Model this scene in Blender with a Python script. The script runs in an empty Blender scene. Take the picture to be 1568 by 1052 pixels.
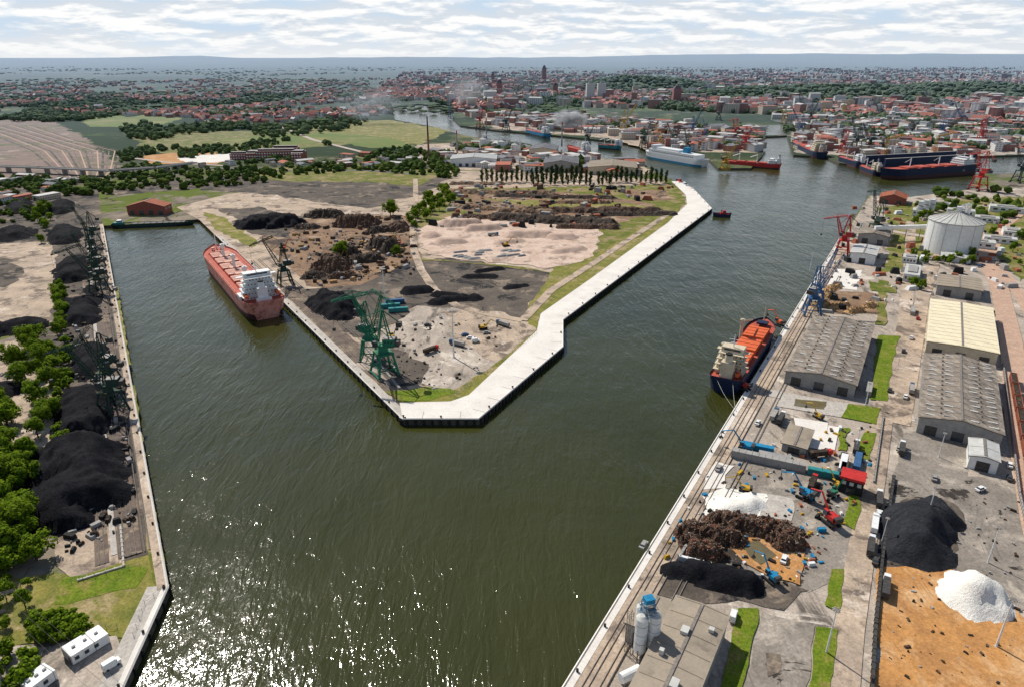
import bpy, math, random
from mathutils import Vector, Matrix, geometry, noise
random.seed(11)
R=random.random
def U(a,b): return a+(b-a)*random.random()
scene=bpy.context.scene
# ---------------------------------------------------------------- survey: photo map -> ground metres
FPX=1045.0; HC=150.0; PITCH=math.atan((526-85)/FPX); SP,CP=math.sin(PITCH),math.cos(PITCH)
def G(u,v,z=0.0):
    t=(v-526)/FPX; down=SP+t*CP; fwd=CP-t*SP; zc=(HC-z)/down
    return Vector(((u-784)/FPX*zc, fwd*zc, z))
def inpoly(u,v,poly):
    c=False;n=len(poly);j=n-1
    for i in range(n):
        if (poly[i][1]>v)!=(poly[j][1]>v) and u<(poly[j][0]-poly[i][0])*(v-poly[i][1])/(poly[j][1]-poly[i][1])+poly[i][0]: c=not c
        j=i
    return c
cam=bpy.data.cameras.new("camera"); co=bpy.data.objects.new("camera",cam); scene.collection.objects.link(co)
co.location=(0,0,HC); co.rotation_euler=(math.pi/2-PITCH,0,0); cam.sensor_width=36; cam.lens=36*FPX/1568; cam.clip_end=100000; cam.clip_start=1
scene.camera=co
scene.view_settings.view_transform='Standard'; scene.view_settings.look='None'; scene.view_settings.exposure=0
# ---------------------------------------------------------------- light
AZ=math.radians(37); EL=math.radians(47)
S=Vector((-math.sin(AZ)*math.cos(EL),math.cos(AZ)*math.cos(EL),math.sin(EL)))
sl=bpy.data.lights.new("sun",'SUN'); sl.energy=5.0; sl.angle=math.radians(.5); sl.color=(1,.95,.86)
so=bpy.data.objects.new("sun",sl); scene.collection.objects.link(so); so.rotation_euler=S.to_track_quat('Z','Y').to_euler()
w=bpy.data.worlds.new("World"); scene.world=w; w.use_nodes=True
nt=w.node_tree; N=nt.nodes; L=nt.links; N.clear()
def nn(t,**k):
    n=N.new(t)
    for a,b in k.items(): setattr(n,a,b)
    return n
out=nn('ShaderNodeOutputWorld'); bg=nn('ShaderNodeBackground'); bg.inputs[1].default_value=.095
sky=nn('ShaderNodeTexSky',sky_type='NISHITA',sun_disc=False,sun_elevation=EL,sun_rotation=-AZ,air_density=1.0,dust_density=.3)
tc=nn('ShaderNodeTexCoord'); sep=nn('ShaderNodeSeparateXYZ'); L.new(tc.outputs['Generated'],sep.inputs[0])
def mth(op,a,b=None):
    m=nn('ShaderNodeMath',operation=op)
    for i,x in enumerate((a,b)):
        if x is None: continue
        if isinstance(x,(int,float)): m.inputs[i].default_value=x
        else: L.new(x,m.inputs[i])
    return m.outputs[0]
def mr(x,a,b,c=0,d=1):
    m=nn('ShaderNodeMapRange')
    for i,q in enumerate((a,b,c,d)): m.inputs[i+1].default_value=q
    L.new(x,m.inputs[0]); return m.outputs[0]
def cloudn(off,scale,det,dz=0):
    zz=mth('ADD',mth('MAXIMUM',mth('ADD',sep.outputs[2],dz),0),off)
    cb=nn('ShaderNodeCombineXYZ'); L.new(mth('DIVIDE',sep.outputs[0],zz),cb.inputs[0]); L.new(mth('DIVIDE',sep.outputs[1],zz),cb.inputs[1])
    n1=nn('ShaderNodeTexNoise'); n1.inputs['Scale'].default_value=scale; n1.inputs['Detail'].default_value=det; n1.inputs['Roughness'].default_value=.6; n1.inputs['Distortion'].default_value=.2; L.new(cb.outputs[0],n1.inputs['Vector']); return n1.outputs[0]
na=cloudn(.17,2.0,6); nb_=cloudn(.17,2.0,4,-.006)
cov=mr(na,.34,.50)
shade=mr(mth('SUBTRACT',na,nb_),-.05,.06)
def mixc(f,a,b):
    m=nn('ShaderNodeMix',data_type='RGBA'); L.new(f,m.inputs[0])
    for k,x in ((6,a),(7,b)):
        if isinstance(x,tuple): m.inputs[k].default_value=(*x,1)
        else: L.new(x,m.inputs[k])
    return m.outputs[2]
ccol=mixc(shade,(7.2,7.8,8.6),(10.6,10.6,10.6))
cc=mixc(cov,(6.2,7.6,9.2),ccol)
cf=mth('MAXIMUM',mr(sep.outputs[2],.08,.30,.96,0),mr(na,.5,.65,0,.3))
hz=mr(sep.outputs[2],.0,.03,.55,0)
cc=mixc(hz,cc,(9.2,9.5,9.8))
L.new(mixc(cf,sky.outputs[0],cc),bg.inputs[0]); L.new(bg.outputs[0],out.inputs[0])
# ---------------------------------------------------------------- materials
def newmat(name):
    m=bpy.data.materials.new(name); m.use_nodes=True
    t=m.node_tree; t.nodes.clear()
    return m,t
class NT:
    def __init__(s,t): s.t=t
    def n(s,typ,**k):
        x=s.t.nodes.new(typ)
        for a,b in k.items(): setattr(x,a,b)
        return x
    def set(s,sock,val):
        if isinstance(val,bpy.types.NodeSocket): s.t.links.new(val,sock)
        else:
            if isinstance(val,tuple) and len(val)==3 and sock.type=='RGBA': val=(*val,1)
            sock.default_value=val
    def math(s,op,*a):
        m=s.n('ShaderNodeMath',operation=op)
        for i,x in enumerate(a): s.set(m.inputs[i],x)
        return m.outputs[0]
    def noise(s,vec,scale,detail=4,rough=.55,dist=0):
        x=s.n('ShaderNodeTexNoise'); s.set(x.inputs['Vector'],vec); x.inputs['Scale'].default_value=scale; x.inputs['Detail'].default_value=detail; x.inputs['Roughness'].default_value=rough; x.inputs['Distortion'].default_value=dist
        return x.outputs[0]
    def ramp(s,v,a,b,c=0.,d=1.):
        x=s.n('ShaderNodeMapRange'); s.set(x.inputs[0],v); x.inputs[1].default_value=a; x.inputs[2].default_value=b; x.inputs[3].default_value=c; x.inputs[4].default_value=d
        return x.outputs[0]
    def mix(s,f,a,b,bt='MIX'):
        x=s.n('ShaderNodeMix',data_type='RGBA',blend_type=bt); s.set(x.inputs[0],f); s.set(x.inputs[6],a); s.set(x.inputs[7],b)
        return x.outputs[2]
    def mapping(s,vec,rot=0,scale=(1,1,1)):
        x=s.n('ShaderNodeMapping'); s.set(x.inputs[0],vec); x.inputs['Rotation'].default_value=(0,0,rot); x.inputs['Scale'].default_value=scale
        return x.outputs[0]
HAZE_TINT=(.26,.33,.41)
def haze_tint(T,pos,col):  # aerial haze painted into the base colour, stronger away from the world origin
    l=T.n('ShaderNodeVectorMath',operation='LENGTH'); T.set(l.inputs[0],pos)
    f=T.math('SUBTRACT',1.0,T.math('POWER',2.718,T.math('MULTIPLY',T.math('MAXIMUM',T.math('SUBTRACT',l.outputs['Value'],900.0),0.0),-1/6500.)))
    return T.mix(f,col,HAZE_TINT)
def finish(T,col,rough=.85,bump=None,bd=.1,bs=1.,metal=0,spec=.15,trans=0,hz=True,pos=None):
    p=T.n('ShaderNodeBsdfPrincipled'); o=T.n('ShaderNodeOutputMaterial')
    if pos is None: pos=T.n('ShaderNodeNewGeometry').outputs['Position']
    if hz: col=haze_tint(T,pos,col)
    T.set(p.inputs['Base Color'],col); T.set(p.inputs['Roughness'],rough); p.inputs['Metallic'].default_value=metal; p.inputs['Specular IOR Level'].default_value=spec
    if bump is not None:
        b=T.n('ShaderNodeBump'); b.inputs['Strength'].default_value=bs; b.inputs['Distance'].default_value=bd; T.set(b.inputs['Height'],bump); T.set(p.inputs['Normal'],b.outputs[0])
    sh=p.outputs[0]
    if trans:
        tr=T.n('ShaderNodeBsdfTranslucent'); T.set(tr.inputs[0],col); ms=T.n('ShaderNodeMixShader'); ms.inputs[0].default_value=trans
        T.t.links.new(sh,ms.inputs[1]); T.t.links.new(tr.outputs[0],ms.inputs[2]); sh=ms.outputs[0]
    T.t.links.new(sh,o.inputs[0])
def sc(c,k): return tuple(x*k for x in c)
def mat(name,c1,c2=None,scale=.3,rough=.85,c3=None,s3=.04,t3=(.52,.6),c4=None,s4=.02,t4=(.55,.6),bump=0,metal=0,spec=.15,stretch=None,rot=0,trans=0,fine=.35,track=0,trk=None,rnd=0):
    m,t=newmat(name); T=NT(t); g=T.n('ShaderNodeNewGeometry'); pos=g.outputs['Position']
    v=T.mapping(pos,rot,stretch) if stretch else pos
    if c2 is None: c2=sc(c1,.75)
    col=T.mix(T.ramp(T.noise(v,scale,4,.65),.38,.62),c1,c2)
    if c3: col=T.mix(T.ramp(T.noise(v,s3,5,.7,.4),*t3),col,c3)
    if c4: col=T.mix(T.ramp(T.noise(pos,s4,6,.72,.6),*t4),col,c4)
    if track:
        a=T.noise(T.mapping(pos,rot,(1,.45,1)),.035,2,.4,1.2)
        r2=T.math('ABSOLUTE',T.math('SUBTRACT',T.math('FRACT',T.math('MULTIPLY',a,14.)),.5))
        f=T.math('MULTIPLY',T.ramp(r2,.16,.05),T.ramp(T.noise(pos,.06,3,.6),.45,.62))
        col=T.mix(T.math('MULTIPLY',f,track),col,trk or sc(c1,.5))
    fn=T.noise(pos,max(scale*5,1.2),4,.75)
    col=T.mix(1.0,col,T.mix(T.ramp(fn,.3,.7),(1-fine,)*3,(1+fine*.6,)*3),'MULTIPLY')
    if rnd:
        oi=T.n('ShaderNodeObjectInfo'); col=T.mix(T.math('MULTIPLY',oi.outputs['Random'],rnd),col,sc(c2,.6))
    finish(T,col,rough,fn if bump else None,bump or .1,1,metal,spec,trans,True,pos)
    return m
QROT=-math.atan2(.51,.86)
m_white=mat("white_paint",(.78,.78,.76),(.68,.68,.66),.5,.5,fine=.12,spec=.3)
m_cream=mat("cream_wall",(.62,.53,.38),(.52,.45,.33),.3,.7,fine=.2)
m_conc=mat("pale_concrete",(.76,.71,.64),(.68,.63,.57),.08,.9,c3=(.54,.49,.43),s3=.3,t3=(.6,.75),fine=.15)
m_yard=mat("concrete_yard",(.48,.40,.325),(.35,.295,.24),.06,.9,c3=(.14,.118,.098),s3=.05,t3=(.53,.62),c4=(.62,.54,.45),s4=.04,t4=(.56,.62),track=.6,rot=QROT,stretch=(1.6,.6,1))
m_yard2=mat("sandy_yard",(.53,.41,.30),(.38,.295,.225),.07,.95,c3=(.18,.14,.11),s3=.06,t3=(.52,.60),c4=(.62,.51,.41),s4=.03,t4=(.57,.62),track=.6)
m_slab=mat("concrete_slab",(.52,.47,.41),(.44,.40,.35),.2,.9,c3=(.28,.25,.22),s3=.15,t3=(.58,.7))
m_darkyard=mat("coal_dust_ground",(.085,.070,.058),(.14,.115,.092),.05,.95,c3=(.27,.21,.155),s3=.045,t3=(.55,.63),c4=(.03,.028,.028),s4=.04,t4=(.54,.59),track=.35,trk=(.2,.16,.13))
m_brown=mat("brown_dirt",(.30,.185,.11),(.20,.13,.085),.08,.95,c3=(.42,.30,.2),s3=.04,t3=(.53,.63),c4=(.08,.06,.048),s4=.05,t4=(.52,.59),track=.4)
m_railyard=mat("rail_yard_ground",(.27,.19,.15),(.19,.135,.11),.02,.95,c3=(.12,.13,.05),s3=.012,t3=(.52,.6),c4=(.36,.28,.23),s4=.02,t4=(.56,.64))
m_orange=mat("orange_soil",(.54,.265,.09),(.42,.205,.075),.1,.95,c3=(.62,.38,.19),s3=.06,t3=(.52,.66),c4=(.12,.075,.045),s4=.09,t4=(.65,.68),track=.5,trk=(.34,.17,.075))
m_gravel=mat("pink_gravel",(.54,.39,.30),(.65,.50,.40),.08,.95,c3=(.34,.25,.2),s3=.06,t3=(.54,.62),track=.5)
m_grass=mat("grass",(.10,.135,.016),(.20,.19,.045),.12,.95,c3=(.30,.23,.11),s3=.05,t3=(.50,.58),fine=.5,bump=.2)
m_drygrass=mat("dry_grass",(.26,.225,.055),(.14,.155,.03),.1,.95,c3=(.38,.29,.15),s3=.05,t3=(.52,.62),fine=.4,bump=.2)
m_lawn=mat("green_lawn",(.115,.18,.010),(.18,.22,.02),.2,.95,c3=(.26,.215,.06),s3=.12,t3=(.55,.66),fine=.5,bump=.25)
m_field=mat("field",(.12,.17,.03),(.17,.19,.04),.02,.95,c3=(.24,.22,.07),s3=.01,t3=(.5,.6),fine=.4)
m_asph=mat("asphalt",(.17,.16,.15),(.13,.125,.12),.1,.85,c3=(.24,.22,.2),s3=.08,t3=(.55,.7),stretch=(2,.4,1),rot=QROT)
m_yardasph=mat("worn_asphalt_yard",(.31,.265,.22),(.22,.19,.16),.08,.85,c3=(.44,.38,.31),s3=.05,t3=(.52,.62),c4=(.05,.042,.035),s4=.045,t4=(.59,.61),track=.5,trk=(.12,.1,.085),rot=QROT)
m_road=mat("pale_road",(.50,.41,.34),(.43,.35,.3),.1,.9,stretch=(2,.4,1),rot=QROT,fine=.2)
m_ballast=mat("rail_ballast",(.20,.15,.115),(.12,.09,.075),.15,.95,c3=(.3,.23,.16),s3=.08)
m_pinkbal=mat("pink_ballast",(.54,.36,.26),(.46,.31,.23),.2,.95)
m_coal=mat("coal",(.013,.013,.016),(.023,.023,.026),.2,.9,fine=.5,bump=.7,spec=.05)
m_gcoal=mat("grey_coal",(.042,.043,.049),(.028,.029,.033),.3,.9,fine=.4,bump=.5,stretch=(1,2.5,1),spec=.05)
m_salt=mat("white_salt",(.88,.84,.76),(.82,.78,.7),.2,.8,fine=.1,bump=.5)
m_scrap=mat("rusty_scrap",(.20,.11,.065),(.07,.05,.04),1.2,.8,c3=(.34,.25,.19),s3=.8,t3=(.58,.64),fine=.6,bump=.6)
m_scrapd=mat("dark_scrap",(.10,.07,.05),(.04,.033,.028),1.0,.8,c3=(.24,.16,.1),s3=.8,t3=(.56,.64),fine=.6,bump=.6)
m_sandp=mat("sand_pile",(.57,.41,.32),(.48,.35,.27),.2,.95,fine=.2,bump=.3)
m_roof=mat("grey_sheet_roof",(.28,.23,.185),(.19,.16,.13),.1,.6,c3=(.38,.32,.255),s3=.12,t3=(.5,.62),stretch=(3,.5,1),rot=QROT,fine=.35)
m_roofl=mat("beige_flat_roof",(.36,.295,.225),(.30,.25,.19),.1,.8,c3=(.23,.19,.15),s3=.1,t3=(.56,.68),fine=.15)
m_roofw=mat("cream_sheet_roof",(.80,.70,.48),(.7,.61,.43),.1,.6,fine=.12,c3=(.6,.5,.34),s3=.15,t3=(.6,.72),stretch=(3,.4,1),rot=QROT)
m_sky=mat("rooflight",(.55,.54,.5),(.46,.45,.42),.3,.4,fine=.1)
m_wall=mat("grey_wall",(.36,.34,.31),(.28,.27,.26),.3,.8,fine=.2)
m_maroon=mat("maroon_wall",(.10,.035,.035),(.08,.03,.03),.3,.8)
m_glass=mat("window_glass",(.03,.04,.05),(.05,.06,.07),.5,.15,spec=.6,fine=.1)
m_black=mat("black_rubber",(.02,.02,.02),(.03,.03,.03),1,.8)
m_steel=mat("dark_steel",(.09,.085,.08),(.06,.055,.05),1,.6,metal=.2)
m_rail=mat("rail_steel",(.30,.26,.22),(.2,.17,.15),1,.5,metal=.2)
m_green=mat("crane_green",(.03,.20,.11),(.02,.14,.08),.5,.6,fine=.2)
m_dgreen=mat("crane_dark_green",(.025,.065,.045),(.035,.05,.04),.5,.7,fine=.3)
m_blue=mat("crane_blue",(.05,.13,.27),(.04,.1,.2),.5,.5,fine=.2)
m_bblue=mat("machine_blue",(.02,.24,.42),(.02,.18,.35),.5,.5,fine=.2)
m_red=mat("crane_red",(.55,.035,.03),(.4,.03,.025),.5,.5,fine=.2)
m_yel=mat("machine_yellow",(.55,.33,.03),(.45,.27,.03),.5,.5,fine=.2)
m_dkred=mat("deck_red",(.50,.11,.07),(.40,.085,.055),.2,.7,fine=.25)
m_hatch=mat("hatch_pink",(.70,.42,.32),(.6,.33,.25),.3,.7,fine=.2)
m_hullr=mat("hull_faded_red",(.70,.30,.24),(.58,.24,.19),.2,.6,fine=.2,c3=(.35,.11,.08),s3=.3)
m_hulld=mat("hull_boot_dark",(.09,.03,.03),(.06,.03,.03),.3,.6)
m_navy=mat("hull_navy",(.015,.025,.07),(.02,.03,.06),.3,.5)
m_orangep=mat("hatch_orange",(.72,.15,.045),(.6,.11,.04),.3,.6,fine=.2)
m_brick=mat("red_brick_wall",(.30,.10,.075),(.25,.085,.06),.5,.85)
m_tile=mat("red_tile_roof",(.40,.13,.07),(.30,.10,.055),.4,.85)
m_timber=mat("timber",(.52,.32,.14),(.38,.23,.11),.8,.9,fine=.4)
m_bark=mat("bark",(.09,.07,.05),(.06,.045,.035),2,.95)
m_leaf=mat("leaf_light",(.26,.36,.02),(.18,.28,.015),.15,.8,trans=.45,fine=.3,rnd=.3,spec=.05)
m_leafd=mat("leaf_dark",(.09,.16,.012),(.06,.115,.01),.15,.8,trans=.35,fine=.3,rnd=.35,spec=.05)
m_leafp=mat("poplar_leaf",(.045,.085,.012),(.03,.06,.01),.15,.8,trans=.2,fine=.3,rnd=.3,spec=.05)
m_wood=mat("distant_foliage",(.042,.072,.012),(.075,.11,.016),.03,.95,fine=.5,c3=(.13,.16,.025),s3=.02,t3=(.55,.7),spec=.02)
m_mud=mat("muddy_water",(.16,.13,.06),(.13,.1,.05),.2,.1,spec=.5,fine=.05)
m_quay=mat("quay_wall",(.12,.105,.085),(.07,.06,.05),.5,.9,stretch=(1,1,.2))
m_teal=mat("teal_paint",(.04,.25,.25),(.03,.2,.2),.5,.5)
CITYR=[mat("roof_terracotta",(.48,.15,.09),(.36,.12,.07),.1),mat("roof_brown",(.24,.12,.09),(.17,.10,.08),.1),mat("roof_grey",(.22,.22,.23),(.15,.15,.16),.1),mat("roof_pale",(.62,.6,.56),(.5,.48,.45),.1)]
def window_wall(name,c):
    m,t=newmat(name); T=NT(t); g=T.n('ShaderNodeNewGeometry'); pos=g.outputs['Position']
    s=T.n('ShaderNodeSeparateXYZ'); T.set(s.inputs[0],pos)
    a=T.math('FRACT',T.math('MULTIPLY',T.math('ADD',s.outputs[0],s.outputs[1]),.28)); b=T.math('FRACT',T.math('MULTIPLY',s.outputs[2],.33))
    f=T.math('MULTIPLY',T.math('MULTIPLY',T.math('GREATER_THAN',a,.5),T.math('GREATER_THAN',b,.5)),.75)
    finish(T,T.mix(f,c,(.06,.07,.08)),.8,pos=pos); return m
CITYW=[window_wall("wall_cream",(.58,.48,.36)),window_wall("wall_white",(.68,.66,.62)),window_wall("wall_brick",(.34,.15,.11))]
# water
m,t=newmat("water"); m_water=m; T=NT(t); pos=T.n('ShaderNodeNewGeometry').outputs['Position']
v1=T.mapping(pos,math.radians(28),(1,.26,1)); v2=T.mapping(pos,math.radians(-15),(1,.4,1))
h=T.math('ADD',T.math('MULTIPLY',T.noise(v1,.24,3,.6,.7),1.35),T.math('MULTIPLY',T.noise(v2,.85,3,.6),.38))
h=T.math('MULTIPLY',h,T.ramp(T.noise(pos,.012,3,.6,.8),.3,.68,.5,1.2))
h=T.math('ADD',h,T.math('MULTIPLY',T.noise(pos,.03,3,.5),1.5))
c=T.mix(T.ramp(T.noise(pos,.008,4,.6,.5),.35,.65),(.030,.033,.006),(.044,.045,.010))
finish(T,c,T.ramp(T.noise(pos,.015,4,.6),.35,.65,.06,.14),h,.55,1.0,0,.34,hz=False,pos=pos)
# base ground
m,t=newmat("ground"); m_ground=m; T=NT(t); pos=T.n('ShaderNodeNewGeometry').outputs['Position']
near=T.mix(T.ramp(T.noise(pos,.05,5,.65),.4,.6),(.27,.22,.17),(.16,.135,.11))
near=T.mix(T.ramp(T.noise(pos,.02,6,.7,.5),.46,.52),near,(.11,.14,.03))
near=T.mix(T.ramp(T.noise(pos,.03,6,.7,.8),.58,.64),near,(.05,.045,.035))
vo=T.n('ShaderNodeTexVoronoi'); T.set(vo.inputs['Vector'],T.mapping(pos,.5,(1,.45,1))); vo.inputs['Scale'].default_value=1/300
sepc=T.n('ShaderNodeSeparateColor'); T.set(sepc.inputs[0],vo.outputs['Color'])
cr=T.n('ShaderNodeValToRGB'); T.set(cr.inputs[0],sepc.outputs[0]); cr.color_ramp.interpolation='CONSTANT'
E=cr.color_ramp.elements; E[0].position=0; E[0].color=(.08,.115,.03,1); E[1].position=.2; E[1].color=(.04,.065,.018,1)
for p_,c_ in ((.4,(.10,.13,.035,1)),(.58,(.24,.22,.09,1)),(.66,(.05,.075,.02,1)),(.85,(.15,.15,.05,1))):
    e=E.new(p_); e.color=c_
far=T.mix(T.ramp(T.noise(pos,.006,6,.75,.6),.43,.49),cr.outputs[0],(.032,.052,.016))
far=T.mix(T.math('MULTIPLY',T.ramp(T.noise(pos,.02,5,.8),.55,.61),.7),far,(.36,.26,.21))
far=T.mix(T.ramp(T.noise(T.mapping(pos,.3,(.35,1,1)),.0022,5,.7),.48,.55),far,(.028,.045,.017))
sy=T.n('ShaderNodeSeparateXYZ'); T.set(sy.inputs[0],pos)
col=T.mix(T.ramp(sy.outputs[1],850,1150),near,far)
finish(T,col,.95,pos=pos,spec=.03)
# ---------------------------------------------------------------- mesh builder
class MB:
    def __init__(s): s.v=[];s.f=[];s.m=[];s.mats=[];s.M=Matrix.Identity(4)
    def mi(s,mt):
        if mt not in s.mats: s.mats.append(mt)
        return s.mats.index(mt)
    def add(s,vs,fs,mt):
        o=len(s.v); s.v+=[tuple(s.M@Vector(a)) for a in vs]; k=s.mi(mt)
        for f in fs: s.f.append([o+i for i in f]); s.m.append(k)
    def box(s,cx,cy,z0,sx,sy,sz,mt,a=0,top=None,tp=1.0):
        c,d=math.cos(a),math.sin(a); vs=[]
        for z,k in ((z0,1),(z0+sz,tp)):
            for x,y in ((-1,-1),(1,-1),(1,1),(-1,1)):
                X=x*sx/2*k;Y=y*sy/2*k; vs.append((cx+X*c-Y*d,cy+X*d+Y*c,z))
        s.add(vs,[(0,1,5,4),(1,2,6,5),(2,3,7,6),(3,0,4,7),(3,2,1,0)],mt); s.add(vs[4:],[(0,1,2,3)],top or mt)
    def cyl(s,p,q,r0,r1,mt,n=8,cap=True):
        p=Vector(p);q=Vector(q);d=(q-p)
        if d.length<1e-6:return
        d.normalize(); a=d.orthogonal().normalized(); b=d.cross(a); vs=[]
        for c,r in ((p,r0),(q,r1)):
            for i in range(n):
                t=(i+.5)*2*math.pi/n; vs.append(c+(a*math.cos(t)+b*math.sin(t))*r)
        fs=[(i,(i+1)%n,n+(i+1)%n,n+i) for i in range(n)]
        if cap: fs+=[tuple(range(n-1,-1,-1)),tuple(range(n,2*n))]
        s.add(vs,fs,mt)
    def beam(s,p,q,w,mt): s.cyl(p,q,w*.707,w*.707,mt,4)
    def lattice(s,p,q,w0,w1,n,mt,t=.3):
        p=Vector(p);q=Vector(q);d=(q-p).normalized(); a=d.cross(Vector((0,0,1)))
        a=a.normalized() if a.length>.05 else Vector((1,0,0)); b=d.cross(a)
        cs=[]
        for i in range(n+1):
            f=i/n; c=p.lerp(q,f); w=w0+(w1-w0)*f
            cs.append([c+a*x*w/2+b*y*w/2 for x,y in((-1,-1),(1,-1),(1,1),(-1,1))])
        for k in range(4):
            s.beam(cs[0][k],cs[n][k],t,mt)
            for i in range(n):
                j=(k+1)%4
                s.beam(cs[i][k],cs[i+1][j] ,t*.6,mt) if i%2 else s.beam(cs[i][j],cs[i+1][k],t*.6,mt)
    def build(s,name,loc=(0,0,0),rz=0,smooth=False):
        me=bpy.data.meshes.new(name); me.from_pydata(s.v,[],s.f)
        for mt in s.mats: me.materials.append(mt)
        me.polygons.foreach_set('material_index',s.m)
        if smooth: me.polygons.foreach_set('use_smooth',[True]*len(s.f))
        me.update(); return place(me,name,loc,rz)
def place(me,name,loc=(0,0,0),rz=0,scale=1):
    o=bpy.data.objects.new(name,me); scene.collection.objects.link(o); o.location=loc; o.rotation_euler=(0,0,rz)
    if scale!=1: o.scale=(scale,)*3 if not isinstance(scale,tuple) else scale
    return o
# quay frames
def frame(p,q,side):
    d=(q-p).normalized(); n=Vector((d.y,-d.x,0))*side; return p,d,n
A0,dA,nA=frame(G(617,643),G(305,336),1)
B0,dB,nB=frame(G(258,900),G(158,346),-1)
C0,dC,nC=frame(G(862,1052),G(1215,480),1)
D0,dD,nD=frame(G(258,900),G(190,1052),1)
def PA(s,o,z=0): r=A0+dA*s+nA*o; r.z=z; return r
def PB(s,o,z=0): r=B0+dB*s+nB*o; r.z=z; return r
def PC(s,o,z=0): r=C0+dC*s+nC*o; r.z=z; return r
def PD(s,o,z=0): r=D0+dD*s+nD*o; r.z=z; return r
aA=math.atan2(dA.y,dA.x); aB=math.atan2(dB.y,dB.x); aC=math.atan2(dC.y,dC.x)
pd=PD(90,0)
WP=[(60,1340),(190,1052),(258,900),(158,346),(250,342),(305,336),(617,643),(733,643),(862,533),(862,492),(1090,321),(1062,291),(1030,276),(1000,262),(985,250),(930,244),(885,241),(840,228),(800,219),(740,214),(700,205),(660,194),(605,184),(597,166),(640,160),(697,165),(693,182),(705,193),(760,200),(850,208),(930,216),(988,222),(1000,236),(1078,236),(1100,258),(1150,258),(1168,238),(1170,210),(1205,208),(1215,238),(1262,240),(1285,250),(1335,256),(1360,246),(1490,240),(1640,236),(1640,262),(1495,268),(1490,290),(1395,302),(1330,300),(1215,480),(862,1052),(684,1340)]
wpts=[G(*p) for p in WP]; wpts[0]=pd
outer=[Vector((-45000,-400,0)),Vector((45000,-400,0)),Vector((45000,42000,0)),Vector((-45000,42000,0))]
def up(t_,P): return t_ if (P[t_[1]]-P[t_[0]]).cross(P[t_[2]]-P[t_[0]]).z>0 else t_[::-1]
tri=geometry.tessellate_polygon([outer,wpts]); mb=MB(); allp=outer+wpts
mb.add(allp,[up(t_,allp) for t_ in tri],m_ground); mb.build("ground")
mb=MB(); n=len(wpts)
for i in range(n):
    p=wpts[i];q=wpts[(i+1)%n]; mb.add([p,q,q+Vector((0,0,-5)),p+Vector((0,0,-5))],[(0,1,2,3)],m_quay)
mb.build("quay_wall")
mb=MB(); mb.add([(-3000,-300,-2.6),(3000,-300,-2.6),(3000,4200,-2.6),(-3000,4200,-2.6)],[(0,1,2,3)],m_water); mb.build("water")
CNT=[0]
def zl(lay): CNT[0]+=1; return .08*lay+CNT[0]*.0006
def patch(name,px,mt,lay=1,jit=1.0):
    ps=[G(*p) for p in px]; o=[]
    for i in range(len(ps)):
        p=ps[i];q=ps[(i+1)%len(ps)]; L_=(q-p).length; k=max(1,min(90,int(L_/max(2.5,jit*2)))) if jit else 1
        for j in range(k):
            a=p.lerp(q,j/k)
            if jit:
                nv=noise.noise_vector(Vector((a.x*.09,a.y*.09,3)))*jit*2.2+noise.noise_vector(Vector((a.x*.5,a.y*.5,7)))*jit*.6; a=a+Vector((nv.x,nv.y,0))
            o.append(Vector((a.x,a.y,0)))
    tr=geometry.tessellate_polygon([o]); zz=zl(lay); b=MB()
    b.add([(a.x,a.y,zz) for a in o],[up(t_,o) for t_ in tr],mt)
    return b.build(name)
def strip(name,pts,w,mt,lay=1):
    b=MB(); zz=zl(lay); P=[Vector((p[0],p[1],0)) for p in pts]; l=[];r=[]
    for i,p in enumerate(P):
        d=(P[min(i+1,len(P)-1)]-P[max(i-1,0)]).normalized(); nn_=Vector((-d.y,d.x,0)); l.append(p+nn_*w/2); r.append(p-nn_*w/2)
    for i in range(len(P)-1):
        b.add([(q.x,q.y,zz) for q in (r[i],r[i+1],l[i+1],l[i])],[(0,1,2,3)],mt)
    return b.build(name)
def spx(name,px,w,mt,lay=1): return strip(name,[G(*p) for p in px],w,mt,lay)
# ---- ground patches : left bank
patch("coal_ground",[(256,898),(157,348),(150,290),(95,300),(60,420),(60,520),(100,640),(50,700),(70,800),(110,880),(190,905)],m_darkyard,1,.3)
patch("sandy_yard",[(-60,372),(78,372),(88,420),(82,500),(20,510),(-80,520)],m_yard2,2,2)
patch("coal_ground",[(-80,290),(110,285),(80,370),(-60,378)],m_darkyard,2,3)
patch("coal_ground",[(-60,392),(20,400),(40,420),(10,440),(-60,430)],m_darkyard,3,3)
patch("dirt_yard",[(-80,520),(40,520),(100,570),(120,640),(70,700),(-60,700)],m_yard2,2,3)
patch("grass_field",[(60,880),(110,878),(190,862),(232,850),(256,900),(215,965),(190,978),(140,960),(20,990),(-60,1000),(-60,900)],m_drygrass,3,.8)
patch("grass_field",[(90,885),(190,868),(225,870),(215,900),(150,915),(80,925)],m_lawn,4,1.2)
patch("grass_verge",[(225,780),(240,785),(257,890),(240,905),(228,855)],m_grass,4,.4)
patch("grass_verge",[(172,440),(180,440),(200,560),(190,560)],m_drygrass,4,.6)
patch("grass_verge",[(196,590),(206,590),(222,700),(212,700)],m_grass,4,.6)
patch("concrete_pad",[(82,828),(122,808),(132,810),(180,806),(190,862),(112,884),(88,870)],m_yard2,3,.5)
patch("dirt_yard",[(20,990),(180,970),(170,1052),(100,1200),(-80,1200),(-60,1010)],m_yard,3,1)
strip("quay_road",[PD(-1,3.2),PD(90,3.2)],6.4,m_slab,5)
strip("quay_apron",[PD(-1,.9),PD(90,.9)],1.8,m_conc,6)
for off,w_ in ((9,7),(17,4)): strip("rail_ballast",[PB(s,off) for s in (22,500)],w_,m_ballast,5)
strip("quay_road",[PB(25,13.5),PB(480,13.5)],1.8,m_slab,5)
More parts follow.
